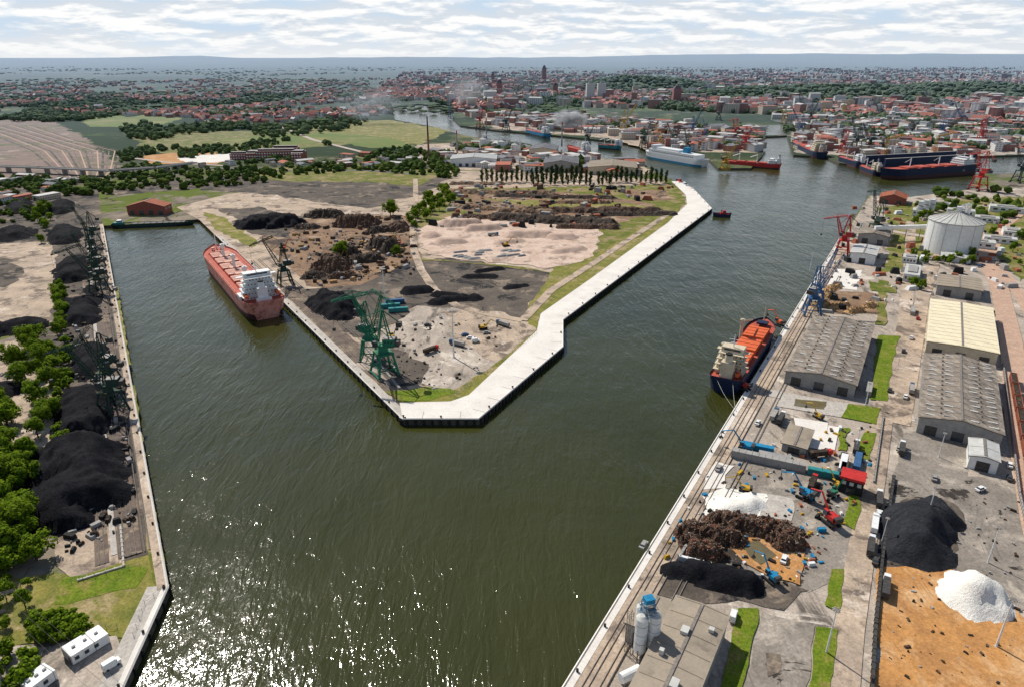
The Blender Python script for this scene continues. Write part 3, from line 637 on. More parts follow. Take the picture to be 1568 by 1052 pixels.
b=MB(); b.cyl((0,0,0),(0,0,38),1.6,1.3,m_brick,12); b.cyl((0,0,38),(0,0,52),1.3,1.1,m_maroon,12); b.cyl((0,0,52),(0,0,66),1.1,.9,m_maroon,12); b.build("factory_chimney",G(657,248))
for (u,v,hh) in ((700,235,30),(860,225,36),(745,215,34),(890,205,40),(960,195,40),(800,180,50)):
    b=MB(); b.cyl((0,0,0),(0,0,hh),1.5,1.0,m_wall,12); b.cyl((0,0,hh),(0,0,hh+6),1.0,.95,m_red,12); b.build("factory_chimney",G(u,v))
for u in (903,920):
    b=MB(); b.box(0,0,0,28,20,60,CITYW[1],0,m_wall); b.box(0,0,60,10,8,4,m_wall); b.build("apartment_tower",G(u,156),.1)
for (u,v,h,w_) in [(833,126,75,26),(755,129,50,16),(1035,158,45,26),(765,148,50,20),(850,148,40,20)]:
    b=MB(); b.box(0,0,0,w_,w_,h,m_brick); b.box(0,0,h,w_,w_,h*.25,m_maroon,0,None,.3); b.build("church_tower",G(u,v))
# ---------------------------------------------------------------- ships
def hull(b,L_,B,zt,up,low,deck,sheer=2,n=30,split=.35):
    lv=[-2,-.0,zt*split,zt*.75,zt]; rows=[]
    for i in range(n+1):
        s=i/n; row=[]
        for k,z in enumerate(lv):
            f=k/4
            bowstart=.72+.10*f; wid=1
            if s>bowstart: t_=(s-bowstart)/(1-bowstart); wid=max(0,1-t_**(2.0+.6*f))
            st=.14*(1-f)+.05
            if s<st: wid*= (.45+.35*f)+(.55-.35*f)*math.sqrt(max(0,1-(1-s/st)**2))
            x=-L_/2+s*L_*(.965+.035*f)+(1-f)*(1-s)*L_*.02
            zz_=z+(sheer*max(0,(s-.8)/.2)**1.5*f)+(sheer*.4*max(0,(.15-s)/.15)*f)
            row.append((x,wid*B/2,zz_))
        rows.append(row)
    for sg in (1,-1):
        for i in range(n):
            for k in range(4):
                q=[rows[i][k],rows[i+1][k],rows[i+1][k+1],rows[i][k+1]]; q=[(a,c*sg,d) for a,c,d in q]
                b.add(q,[(0,1,2,3) if sg<0 else (3,2,1,0)],low if k<2 else up)
            q=[rows[i][4],rows[i+1][4]]; b.add([(q[0][0],q[0][1]*sg,q[0][2]),(q[1][0],q[1][1]*sg,q[1][2]),(q[1][0],q[1][1]*sg,q[1][2]+1.1),(q[0][0],q[0][1]*sg,q[0][2]+1.1)],[(0,1,2,3)],up)
    for i in range(n):
        a,c=rows[i][4],rows[i+1][4]; b.add([(a[0],-a[1],a[2]-.02),(c[0],-c[1],c[2]-.02),(c[0],c[1],c[2]-.02),(a[0],a[1],a[2]-.02)],[(0,1,2,3)],deck)
    r=rows[0]; b.add([(a[0],a[1],a[2]) for a in r]+[(a[0],-a[1],a[2]) for a in r],[(k,k+1,5+k+1,5+k) for k in range(4)],up)
    b.add([(r[4][0],r[4][1],r[4][2]),(r[4][0],-r[4][1],r[4][2]),(r[4][0],-r[4][1],r[4][2]+1.1),(r[4][0],r[4][1],r[4][2]+1.1)],[(0,1,2,3)],up)
def superstr(b,x,B,z,lev,mt,lx=12,fun=None):
    for k in range(lev):
        w_=B*(.86-.06*k); l_=lx-k*.9; b.box(x,0,z+k*2.8,l_,w_,2.6,mt); b.box(x-.4,0,z+k*2.8+2.6,l_+2.2,w_+1.4,.2,mt)
        for sx in (-1,1):
            for j in range(int(w_/2)): b.box(x+sx*(l_/2+.03),-w_/2+1+j*2,z+k*2.8+1.1,.1,.7,.7,m_glass)
        for sy in(-1,1):
            for j in range(int(l_/2)): b.box(x-l_/2+1+j*2,sy*(w_/2+.03),z+k*2.8+1.1,.7,.1,.7,m_glass)
            b.beam((x-l_/2-1.2,sy*(w_/2+.6),z+k*2.8+3.8),(x+l_/2,sy*(w_/2+.6),z+k*2.8+3.8),.08,m_white)
        b.beam((x-l_/2-1.3,-w_/2,z+k*2.8+3.8),(x-l_/2-1.3,w_/2,z+k*2.8+3.8),.08,m_white)
    zt=z+lev*2.8; b.box(x+1,0,zt,6,B*.66,2.6,mt); b.box(x+1.5,0,zt,3,B*.98,.3,mt); b.box(x+4.05,0,zt+1.1,.1,B*.6,1.1,m_glass); b.box(x-2.05,0,zt+1.1,.1,B*.5,1.0,m_glass)
    b.cyl((x,0,zt+2.6),(x,0,zt+9),.3,.15,m_white); b.beam((x,-2.5,zt+6.5),(x,2.5,zt+6.5),.15,m_white); b.box(x,0,zt+4.6,.3,3,.3,m_white)
    b.box(x-lx/2-3.5,0,z,5,6,9,fun or mt); b.cyl((x-lx/2-3.5,0,z+9),(x-lx/2-3.5,0,z+12.5),2.1,1.8,fun or m_white,12); b.cyl((x-lx/2-3.5,0,z+12.5),(x-lx/2-3.5,0,z+13.2),1.8,1.6,m_black,12)
b=MB(); hull(b,158,25,10,m_hullr,m_hulld,m_dkred,3)
for i in range(6):
    x=-36+i*17.5; b.box(x,0,10,13.5,15,1.6,m_dkred); b.box(x,0,11.6,12.8,14.4,.5,m_hatch)
    for sx in (-3,0,3): b.box(x+sx,0,12.1,.3,14,.2,m_hullr)
    b.box(x+8.7,0,10,1.8,6,2.5,m_hatch); b.beam((x+8.7,4,10),(x+8.7,4,14),.3,m_white)
    for sy in (-11,11): b.beam((x-8,sy,10.5),(x+8,sy,10.5),.35,m_hatch)
for x in (-27,8,43):
    b.cyl((x,0,10),(x,0,22),1.1,.9,m_white,10); b.box(x,0,19,3,3,2.5,m_white); b.beam((x,0,21),(x+17,0,14.5),.7,m_white)
b.cyl((70,0,12),(70,0,24),.5,.3,m_white); b.box(68,3,12.4,3,2,1.4,m_hatch); b.box(68,-3,12.4,3,2,1.4,m_hatch); b.box(60,0,10,.4,16,1.6,m_dkred)
superstr(b,-61,25,10,5,m_white,11,m_white); b.box(-73,0,10.5,3,9,2.2,m_white)
for sy in (-9.5,9.5): b.box(-68,sy,13,6,2,1.8,m_orangep)
for sy in (-1,1): b.box(-60,sy*12,10,9,1,3,m_white)
c=PA(166+80,-15); b.build("bulk_carrier_ship",(c.x,c.y,-2.6),aA)
b=MB(); hull(b,94,16,7,m_navy,m_navy,m_dkred,2)
for i in range(3):
    x=-18+i*19.5; b.box(x,0,7,17,11.5,2,m_orangep); b.box(x,0,9,16.4,11,.5,m_orangep)
    for sx in (-5,0,5): b.box(x+sx,0,9.5,.3,10.6,.2,m_dkred)
for x in (-27.5,11.5): 
    b.cyl((x,6.4,7),(x,6.4,19),.9,.8,m_cream,10); b.beam((x,6.4,18),(x+15,4,14),.8,m_cream); b.box(x,6.4,16,2.4,2.4,2.6,m_cream)
superstr(b,-35,16,7,4,m_cream,8,m_cream); b.cyl((40,0,9),(40,0,18),.4,.2,m_cream); b.box(-44,0,7.5,3,6,2,m_cream); b.box(-41,-5,9,5,1.6,1.6,m_orangep); b.box(37,0,9,5,6,1,m_navy)
c=PC(192+47,-10); b.build("cargo_ship",(c.x,c.y,-2.6),aC)
b=MB()
def rope(p,q,sag=1.5):
    pr=p
    for k in range(1,9):
        f=k/8; x=p.lerp(q,f)-Vector((0,0,4*sag*f*(1-f))); b.cyl(pr,x,.07,.07,m_sky,3,False); pr=x
for o in(-14,-6): rope(PC(193,o,5),PC(172,1.2,1)); rope(PC(285,o,6),PC(300,1.2,1))
for o in(-20,-6): rope(PA(167,o,7),PA(148,1.2,1)); rope(PA(322,o,9),PA(342,1.2,1))
b.build("mooring_ropes")
def ship(name,p,q,B,z,up,low,deck,sup,lev=4,hat=0,hm=None):
    P_=G(*p,);Q_=G(*q); d=Q_-P_; L_=d.length; b=MB(); hull(b,L_,B,z,up,low,deck,2,16); superstr(b,-L_*.36,B,z,lev,sup,L_*.12)
    for i in range(hat): b.box(-L_*.2+i*L_*.55/max(1,hat),0,z,L_*.4/max(1,hat),B*.65,2,hm or deck)
    for i in range(2): 
        x=-L_*.1+i*L_*.3; b.cyl((x,0,z),(x,0,z+13),.7,.6,m_white,6); b.beam((x,0,z+12),(x+10,0,z+8),.6,m_white)
    c=(P_+Q_)/2; b.build(name,(c.x,c.y,-2.6),math.atan2(d.y,d.x)); 
P_=G(1080,254);Q_=G(988,238); d=Q_-P_; L_=d.length; b=MB(); hull(b,L_,20,9,m_white,m_bblue,m_white,2,20,.3); b.box(-3,0,9,L_*.78,18,7,m_white); b.box(L_*.1,0,16,L_*.45,16,3,m_white); b.box(L_*.3,0,19,8,18,3,m_white); b.box(-L_*.2,0,16,9,8,8,m_bblue)
for sy in (-1,1):
    for j in range(int(L_*.7/4)): b.box(-L_*.36+j*4,sy*9.05,12,2,.1,1.2,m_glass)
c=(P_+Q_)/2; b.build("ferry",(c.x,c.y,-2.6),math.atan2(d.y,d.x))
ship("red_cargo_ship",(1195,257),(1105,250),16,6,m_red,m_hulld,m_dkred,m_white,2,3)
ship("moored_ship",(1258,242),(1216,222),22,9,m_navy,m_hulld,m_dkred,m_cream,5,2)
ship("dry_dock_ship",(1490,262),(1345,272),24,12,m_navy,m_hulld,m_dkred,m_white,3,4)
ship("trawler",(1320,256),(1285,246),14,8,m_navy,m_hulld,m_dkred,m_white,3,0)
ship("trawler",(900,236),(870,228),14,6,m_red,m_hulld,m_dkred,m_white,4,0)
ship("moored_ship",(840,210),(806,202),16,7,m_bblue,m_navy,m_dkred,m_white,4,1)
ship("moored_ship",(950,228),(915,225),14,6,m_teal,m_navy,m_dkred,m_white,3,1)
ship("trawler",(1345,268),(1318,258),12,6,m_navy,m_hulld,m_dkred,m_cream,3,0)
def tug(name,p,q,B,up,sup):
    P_=G(*p);Q_=G(*q); d=Q_-P_; L_=d.length; b=MB(); hull(b,L_,B,2.2,up,m_navy,m_dkred,1,12); b.box(L_*.05,0,2.2,L_*.32,B*.6,2.2,sup); b.box(L_*.1,0,4.4,L_*.16,B*.45,2,sup); b.box(L_*.1,0,5.0,L_*.165,B*.46,.8,m_glass); b.cyl((L_*-.05,0,4.4),(L_*-.05,0,7),.5,.4,m_black,8); b.cyl((L_*.08,0,6.4),(L_*.08,0,10),.12,.08,m_white,5)
    c=(P_+Q_)/2; b.build(name,(c.x,c.y,-2.6),math.atan2(d.y,d.x))
tug("tug_boat",(1092,328),(1120,329),6.5,m_navy,m_red); tug("patrol_boat",(1060,290),(1040,281),6,m_white,m_white); tug("patrol_boat",(1048,283),(1036,277),5,m_navy,m_red)
P_=G(172,345);Q_=G(298,340); d=Q_-P_; L_=d.length; b=MB(); hull(b,L_,9,2.4,m_dgreen,m_navy,m_steel,.6,18); b.box(4,0,2.4,L_*.66,6.4,1,m_steel)
for i in range(9): b.box(-L_*.26+i*L_*.075,0,3.4,.3,6.2,.3,m_dgreen)
b.box(-L_*.42,0,2.4,8,6,2.6,m_teal); b.box(-L_*.41,0,5,4,4.5,2,m_white); b.box(-L_*.41,0,5.6,4.1,4.6,.8,m_glass)
c=(P_+Q_)/2; b.build("river_barge",(c.x,c.y,-2.6),math.atan2(d.y,d.x))
P_=G(1350,258);Q_=G(1490,250); d=Q_-P_; b=MB(); L_=d.length; b.box(0,0,0,L_,40,3,m_navy); 
for sy in(-18,18): b.box(0,sy,3,L_,3.5,12,m_navy,0,m_wall)
for x in (-L_*.3,L_*.25): b.lattice((x,18,15),(x,18,40),3,3,6,m_yel,.5); b.lattice((x,18,38),(x+22,10,44),2,1,6,m_yel,.5)
c=(P_+Q_)/2; b.build("floating_dry_dock",(c.x,c.y+22,-2.6),math.atan2(d.y,d.x))
# ---------------------------------------------------------------- cranes
def crane_mesh(mt,jang=60,jaz=0,jl=34,fly=True,ph=12):
    b=MB()
    for x in(-6,6):
        for y in(-5.5,5.5):
            b.beam((x,y,0),(x*.62,y*.62,ph),.9,mt); b.box(x,y,0,3.2,1.2,1.2,m_steel)
    for y in(-5.5,5.5): b.beam((-6,y,1.6),(6,y,1.6),.6,mt); b.beam((-5,y*.8,5.5),(5,y*.8,5.5),.4,mt); b.beam((-5.6,y*.95,2),(0,y*.75,8),.3,mt); b.beam((5.6,y*.95,2),(0,y*.75,8),.3,mt)
    for x in(-6,6): b.beam((x*.85,-4.7,4.7),(x*.85,4.7,4.7),.5,mt)
    b.box(0,0,ph,9,8,.8,mt); b.cyl((0,0,ph+.8),(0,0,ph+4),2.6,2.2,mt,12)
    for sy in (-4,4): b.beam((-4.5,sy,ph+2),(4.5,sy,ph+2),.12,m_yel)
    M0=Matrix.Rotation(jaz,4,'Z'); b.M=M0; z=ph+4
    b.box(-1,0,z,10,5,.8,mt); b.box(-3.5,0,z+.8,6,4.4,3.6,mt,0,m_wall); b.box(-7.5,0,z+.5,2.5,4.4,2.6,m_steel); b.box(3,2.9,z+.8,2.4,1.8,2.6,m_glass,0,m_wall)
    for i in range(3): b.box(-5+i*1.6,-2.24,z+2.2,.8,.08,1,m_glass); b.box(-5+i*1.6,2.24,z+2.2,.8,.08,1,m_glass)
    for y in(-2,2):
        b.beam((-4,y,z+4),(-1,y*.5,z+19),.5,mt); b.beam((2.5,y,z+1),(-1,y*.5,z+19),.5,mt); b.beam((-2.5,y*.8,z+10),(1,y*.8,z+10),.3,mt); b.beam((-3.3,y*.9,z+6),(1,y*.8,z+10),.25,mt)
    b.beam((-1,-1,z+19),(-1,1,z+19),.6,mt)
    a=math.radians(jang); p=Vector((3.5,0,z+1.5)); q=p+Vector((math.cos(a)*jl,0,math.sin(a)*jl)); b.lattice(p,q,2.8,1.2,12,mt,.34)
    t=Vector((-1,0,z+19)); b.beam(t,p.lerp(q,.55),.3,mt)
    if fly:
        e=q+Vector((11,0,-3)); k=q+Vector((-8,0,2)); b.lattice(k,e,1.4,.7,8,mt,.26); b.beam(q+Vector((0,0,3)),k,.2,mt); b.beam(q+Vector((0,0,3)),e,.2,mt); b.beam(q,q+Vector((0,0,3)),.3,mt)
        b.beam(k,t,.2,mt); b.beam(e,e-Vector((0,0,14)),.1,m_steel); b.box(e.x,0,e.z-15.4,1.3,1.3,1.5,m_steel)
        b.beam(t,Vector((-9,0,z+13)),.4,mt); b.box(-9,0,z+10.5,2.5,3,2.6,m_steel)
    else:
        b.beam(t,q,.2,m_steel); b.beam(q,q-Vector((0,0,20)),.1,m_steel); b.box(q.x,0,q.z-21,1.2,1.2,1.2,m_steel)
    b.M=Matrix.Identity(4)
    me=bpy.data.meshes.new("portal_crane"); me.from_pydata(b.v,[],b.f)
    for x in b.mats: me.materials.append(x)
    me.polygons.foreach_set('material_index',b.m); me.update(); return me
cg=crane_mesh(m_green,68,0.9,26); cd=crane_mesh(m_dgreen,66,1.6,24); cd2=crane_mesh(m_dgreen,62,.6,24); cbl=crane_mesh(m_blue,52,-.6,32,False); crd=crane_mesh(m_red,70,1.5,16); cyl_=crane_mesh(m_yel,55,.5,34,False)
place(cg,"portal_crane",PA(48,12),aA,1.0); place(cg,"portal_crane",PA(72,14),aA+2.6,.9)
place(cd,"portal_crane",PA(225,12),aA,.85)
for i,(s,r) in enumerate([(135,.8),(160,1),(330,1),(365,.2),(400,.3),(475,.2)]): place(cd if i%2 else cd2,"portal_crane",PB(s,9),aB+r*2-1,.85)
place(cbl,"portal_crane",PC(325,10),aC+.3,.9); place(cbl,"portal_crane",PC(345,10),aC,.75)
place(crd,"portal_crane",PC(490,8),aC,.9); place(cd,"portal_crane",PC(560,26),aC-1,1.0)
place(crd,"portal_crane",G(1497,292),.3,1.3); place(cd,"portal_crane",G(1560,280),.3,1.2)
far_cr=[cyl_,cd2,cbl,crd,cd,cd2]
for i,(u,v) in enumerate([(1110,262),(1052,232),(690,182),(735,196),(775,200),(985,228),(1010,225),(1030,222),(1225,208),(1290,235),(1310,232),(1330,232),(1200,190),(1240,190),(1060,206),(1125,212),(1185,172),(1225,170),(1290,178),(1395,210),(1440,212),(1500,222),(1555,205),(900,222),(955,200),(870,196),(1080,212),(1140,230),(1350,236),(1100,185),(1260,180),(1345,182),(1470,192),(1530,188)]):
    place(far_cr[i%6],"shipyard_crane",G(u,v),i*1.3,U(.8,1.3))
# ---------------------------------------------------------------- masts, vehicles, machines
b=MB(); h=28; b.cyl((0,0,0),(0,0,h),.55,.25,m_white,8); b.box(0,0,0,1.6,1.6,.6,m_slab); b.cyl((0,0,h),(0,0,h+.4),1.6,1.6,m_rail,12)
for i in range(8):
    a=i*math.pi/4; b.box(1.6*math.cos(a),1.6*math.sin(a),h-.3,.6,.5,.6,m_sky,a)
mm=b.build("c"); me_mast=mm.data; bpy.data.objects.remove(mm)
for (u,v,s) in [(695,548,.95),(590,470,.9),(1420,792,.45),(1265,1000,.55),(1512,862,.5),(1325,620,.4),(1437,700,.4),(1525,990,.6),(1310,690,.35),(1240,415,.5),(1397,470,.4),(1375,560,.35),(1350,830,.35)]:
    place(me_mast,"flood_light_mast",G(u,v),0,s)
def car(mt,van=False):
    b=MB(); h=1.15 if van else .75
    b.box(0,0,.35,4.4,1.8,h-.1,mt); 
    if van: b.box(-.5,0,h+.25,3.3,1.7,.95,mt,0,None,.93); b.box(1.18,0,h+.3,.3,1.5,.6,m_glass)
    else: b.box(-.2,0,1.0,2.5,1.6,.62,m_glass,0,mt,.8)
    for x in(-1.35,1.35):
        for y in(-.85,.85): b.cyl((x,y-.12,.35),(x,y+.12,.35),.35,.35,m_black,10)
    for y in(-.6,.6): b.box(2.21,y,.65,.05,.3,.18,m_white); b.box(-2.21,y,.65,.05,.3,.18,m_red)
    o=b.build("c",(0,0,-500)); me=o.data; bpy.data.objects.remove(o); return me
def truck(cab,body):
    b=MB(); b.box(0,0,.8,12,2.3,.35,m_steel); b.box(5.2,0,1.0,2.0,2.4,2.4,cab,0,None,.94); b.box(6.17,0,2.1,.1,2,.8,m_glass); b.box(-1.3,0,1.15,9.6,2.5,2.3,body)
    for i in range(9): b.box(-5.5+i*1.05,0,1.2,.1,2.6,2.2,body)
    for x in(-5,-3.8,-2.6,3.2,5.2):
        for y in(-1,1): b.cyl((x,y-.18,.5),(x,y+.18,.5),.5,.5,m_black,10)
    o=b.build("c",(0,0,-500)); me=o.data; bpy.data.objects.remove(o); return me
cars=[car(m_white),car(m_wall),car(m_steel),car(m_red),car(m_white,True),car(m_blue)]
trucks=[truck(m_white,m_steel),truck(m_blue,m_wall),truck(m_red,m_scrapd),truck(m_white,m_white)]
GZ=Vector((0,0,.5))
for (u,v,k,a) in [(172,1022,4,.9),(1122,948,4,1.1),(985,838,1,1),(1345,790,0,1),(1395,520,0,1),(1383,540,2,1),(720,520,0,0),(728,525,4,.3),(745,512,1,.3),(712,515,5,.5),(655,500,2,0),(1300,560,0,1),(1297,742,0,.2),(1160,650,0,1),(1290,700,2,1),(1376,690,1,1),(1100,720,1,1),(1430,735,1,1),(1320,345,0,0),(1505,398,3,0),(1520,400,0,0),(1535,402,2,0),(1500,410,5,0),(1340,862,2,1),(1545,715,0,1),(1545,735,2,1),(1386,610,0,1),(1362,600,2,1),(1405,490,3,1),(1500,752,0,.4),(1200,860,0,1),(1285,745,1,0)]:
    place(cars[k],"parked_van" if k==4 else "parked_car",G(u,v)+GZ,a)
for (u,v,k,a) in [(1338,808,3,1.05),(1332,842,0,1.05),(1355,905,0,1.05),(1345,770,0,1.1),(1380,692,0,1.05),(755,362,1,.4),(1185,640,1,1.0),(1195,645,0,1.0),(1255,700,2,.2),(1243,745,2,1),(700,530,1,2.6),(1395,600,1,1.05),(1403,430,3,1.05),(1355,355,2,.2),(1310,690,0,1.05),(770,500,1,2.4),(660,540,2,.8)]:
    place(trucks[k],"lorry",G(u,v)+GZ,a,.8)
def excavator(mt,grab=True,elev=True):
    b=MB(); z=1.0
    for y in(-1.3,1.3):
        b.box(0,y,.1,4.6,.7,.8,m_black)
        for x in(-2.2,2.2): b.cyl((x,y-.35,.5),(x,y+.35,.5),.5,.5,m_black,10)
    b.cyl((0,0,.8),(0,0,1.4 if not elev else 2.2),1,.9,m_steel,10); z=1.3 if not elev else 2.2
    b.box(-1,0,z,4.2,2.7,1.2,mt); b.box(-2.7,0,z+.1,1.2,2.7,1.5,m_steel); b.box(1.1,.95,z+.6,1.5,1.0,1.6,m_glass,0,mt)
    p=Vector((1.2,-.2,z+1)); q=Vector((5.0,-.2,z+5.5)); r=Vector((9.2,-.2,z+3.8)); b.beam(p,q,.45,mt); b.beam(q,r,.32,mt); b.beam(p+Vector((.8,0,-.3)),p.lerp(q,.55),.18,m_rail); b.beam(p.lerp(q,.7)+Vector((0,0,.5)),q.lerp(r,.2)+Vector((0,0,.4)),.15,m_rail)
    b.beam(r,r-Vector((0,0,2)),.2,m_steel)
    for k in range(5):
        a=k*1.256; e=r+Vector((math.cos(a)*.7,math.sin(a)*.7,-2.8)); b.cyl(r-Vector((0,0,2)),e,.25,.22,m_steel,5); b.cyl(e,r+Vector((math.cos(a)*.25,math.sin(a)*.25,-3.5)),.22,.06,m_steel,5)
    o=b.build("c",(0,0,-500)); me=o.data; bpy.data.objects.remove(o); return me
ex=[excavator(m_bblue),excavator(m_red),excavator(m_yel,True,False),excavator(m_green),excavator(m_orangep)]
for (u,v,k,a,s) in [(1140,692,0,2.6,1.1),(1232,764,0,2.3,1.1),(1180,890,0,2.0,.9),(1270,802,1,1.9,1.2),(1280,745,2,2,.8),(1275,760,3,.5,.8),(1140,752,2,2.8,.8),(1192,500,4,2,1.1),(520,400,2,1,1.),(615,380,4,2,1.1),(740,505,2,0,.9),(775,378,2,.4,1.1),(1252,640,2,2,.8),(435,385,4,1,1.1),(1140,597,1,2.2,1.0),(600,520,2,1.,1.0)]:
    place(ex[k],"material_handler",G(u,v)+GZ*.6,a,s)
def cont(p,a,mt):
    b=MB(); b.box(0,0,.4,12.2,2.44,2.6,mt)
    for i in range(20):
        x=-5.8+i*.61
        for y in(-1.25,1.25): b.box(x,y,.55,.25,.06,2.3,mt)
    b.box(6.12,0,.5,.05,2.2,2.4,m_steel); b.build("shipping_container",p,a)
for (u,v,a,mt) in [(605,465,.2,m_blue),(610,478,.2,m_teal),(598,472,.2,m_teal),(1312,712,1.05,m_blue),(1262,730,-.4,m_teal),(1290,728,1.05,m_steel),(1480,400,.0,m_red),(1397,480,1.05,m_wall),(1160,690,-.4,m_bblue),(1185,705,-.4,m_wall),(1290,715,1.05,m_white),(1330,600,1.05,m_wall)]:
    cont(G(u,v),a,mt)
for i in range(10):
    d=(G(1575,740)-G(1548,590)).normalized(); c=G(1550,590)+d*(i*14.5)
    b=MB(); b.box(0,0,1,13,2.8,2.6,m_tile if i%2 else m_brick,0,m_scrapd); 
    for x in(-6.4,6.4): b.box(x,0,3.6,.2,2.8,.3,m_tile)
    for y in(-1.3,1.3): b.box(0,y,3.6,13,.15,.35,m_tile)
    for k in range(6): 
        for y in(-1.45,1.45): b.box(-5.5+k*2.2,y,1,.2,.1,2.6,m_brick)
    for x in(-4.5,-3,3,4.5):
        for y in(-.75,.75): b.cyl((x,y-.1,.5),(x,y+.1,.5),.5,.5,m_black,10)
    b.build("freight_wagon",c+GZ,math.atan2(d.y,d.x))
# ---------------------------------------------------------------- trees
def tree_mesh(seed,h,r,nl,pop=False,cl=16):
    rd=random.Random(seed); b=MB(); tz=h*.35; b.cyl((0,0,0),(0,0,tz),h*.03,h*.02,m_bark,7,False); b.cyl((0,0,tz),(rd.uniform(-.5,.5),rd.uniform(-.5,.5),h*.85),h*.02,h*.006,m_bark,6,False)
    cs=[]
    for k in range(cl):
        if pop: a=rd.uniform(0,6.28); rr=rd.uniform(0,r*.6); z=h*(.15+.8*k/cl); cr_=r*(.95-.5*abs(k/cl-.4)); 
        else:
            a=k*2.4+rd.uniform(-.4,.4); f=rd.random(); z=h*(.34+.55*f); rr=r*rd.uniform(.25,.9)*math.sqrt(max(.1,1-((f-.35)/.75)**2)); cr_=r*rd.uniform(.26,.46)
        c=Vector((math.cos(a)*rr,math.sin(a)*rr,z)); cs.append((c,cr_))
        if not pop: b.cyl((0,0,tz*.8+z*.2),c,h*.012,h*.004,m_bark,4,False)
    for c,cr_ in cs:
        for i in range(nl//cl):
            d=Vector((rd.gauss(0,1),rd.gauss(0,1),rd.gauss(0,1)+.2)).normalized(); p=c+d*cr_*rd.uniform(.55,1.1)
            s=rd.uniform(.28,.55)*(1 if h<14 else 1.3); n_=(d+Vector((rd.uniform(-.6,.6),rd.uniform(-.6,.6),rd.uniform(0,1.)))).normalized(); a=n_.orthogonal().normalized(); e=n_.cross(a)
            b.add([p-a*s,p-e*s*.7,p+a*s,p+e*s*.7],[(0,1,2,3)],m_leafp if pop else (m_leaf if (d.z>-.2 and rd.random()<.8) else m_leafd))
    o=b.build("c"); me=o.data; bpy.data.objects.remove(o); return me
TM=[tree_mesh(i,U(9,13),U(4.0,5.6),2000) for i in range(6)]; PM=[tree_mesh(50+i,18,2.3,800,True) for i in range(2)]
BM=[tree_mesh(70+i,4,2.6,500,False,9) for i in range(3)]
def trees(poly,n,s0=.8,s1=1.2,ms=None,name="deciduous_tree",mind=4.5):
    us=[p[0] for p in poly]; vs=[p[1] for p in poly]; done=[]; k=0
    for _ in range(n*12):
        if k>=n: break
        u=U(min(us),max(us)); v=U(min(vs),max(vs))
        if not inpoly(u,v,poly) or inpoly(u,v,WP): continue
        g=G(u,v)
        if any((g-d).length<mind for d in done): continue
        done.append(g); k+=1; s=U(s0,s1)
        place(random.choice(ms or TM),name,g,U(0,6.28),(s,s,s*U(.85,1.15)))
trees([(-90,650),(20,640),(45,690),(50,760),(75,830),(60,870),(-90,900)],50,.8,1.35)
trees([(20,520),(75,520),(95,580),(85,660),(40,680),(20,600)],20,.7,1.15)
trees([(84,440),(98,440),(102,520),(88,520)],12,.6,.9)
trees([(-60,590),(20,600),(30,660),(-60,660)],10,.7,1.1)
trees([(40,330),(80,325),(85,370),(60,375)],8,.8,1.1)
trees([(-40,880),(50,870),(60,950),(110,955),(130,985),(60,990),(-40,1000)],14,.3,.6)
trees([(60,945),(135,955),(130,985),(60,985)],18,.7,1.2,BM,"shrub",2)
trees([(-60,1000),(40,1000),(60,1052),(-60,1100)],18,.7,1.3,BM,"shrub",2.5)
trees([(85,500),(100,500),(110,560),(95,640),(85,600)],22,.7,1.3,BM,"shrub",2.5)
trees([(100,640),(118,650),(100,700),(85,690)],10,.7,1.3,BM,"shrub",2.5)
trees([(625,350),(640,325),(660,300),(690,292),(695,310),(665,335),(640,358)],26,.8,1.1,None,"deciduous_tree",6)
for (u,v,s) in [(522,398,1.3),(527,392,1.1),(598,332,1.5),(602,330,1.2),(608,392,.8),(415,345,.6),(720,312,.5),(1510,490,.7),(1398,440,.8),(1410,445,.7),(1400,345,.8),(1398,395,.7),(1485,395,.8),(1465,400,.7)]:
    place(random.choice(TM),"deciduous_tree",G(u,v),U(0,6),s)
trees([(1400,395),(1490,400),(1490,410),(1400,405)],12,.4,.7)
trees([(1500,340),(1600,330),(1620,420),(1540,430),(1530,380)],24,.4,.9,None,"deciduous_tree",7)
trees([(1395,318),(1430,310),(1425,335),(1400,340)],8,.5,.8)
for i in range(38):
    u=738+i*7.6
    if 905<u<925: continue
    place(PM[i%2],"poplar_tree",G(u,277+abs(u-870)*.03+U(-1.5,1.5)),U(0,6),U(.85,1.25))
for i in range(14): place(PM[i%2],"poplar_tree",G(815+i*9+U(-2,2),284),U(0,6),U(.7,1.0))
import bmesh
def ico(s):
    bm=bmesh.new(); bmesh.ops.create_icosphere(bm,subdivisions=s,radius=1); r=([v.co.copy() for v in bm.verts],[[v.index for v in f.verts] for f in bm.faces]); bm.free(); return r
I1=ico(1);I2=ico(2)
def blobs(name,items,hi=False):
    V=[];Fc=[]; bv,bf=I2 if hi else I1
    for it_ in items:
        x,y,r,h=it_[:4]; zb=it_[4] if len(it_)>4 else 0
        o=len(V); sd=R()*100
        for c in bv:
            k=1+.6*noise.noise(c*2.1+Vector((sd,0,0)))+.35*(R()-.5); V.append((x+c.x*r*k,y+c.y*r*k,zb+max(-.5,h*.5+c.z*h*.5*k)))
        Fc+=[[o+i for i in f] for f in bf]
    me=bpy.data.meshes.new(name); me.from_pydata(V,[],Fc); me.materials.append(m_wood); me.update(); return place(me,name)
def zone(poly,n,r0=3,r1=6,clump=None):
    us=[p[0] for p in poly]; vs=[p[1] for p in poly]; o=[]; t=0
    while len(o)<n and t<n*10:
        t+=1; u=U(min(us),max(us)); v=U(min(vs),max(vs))
        if not inpoly(u,v,poly) or inpoly(u,v,WP): continue
        g=G(u,v)
        if clump and noise.noise(Vector((g.x*clump,g.y*clump*.6,5)))<.05: continue
        r=U(r0,r1); o.append((g.x,g.y,r,r*U(1.3,2.1)))
    return o
it=[]
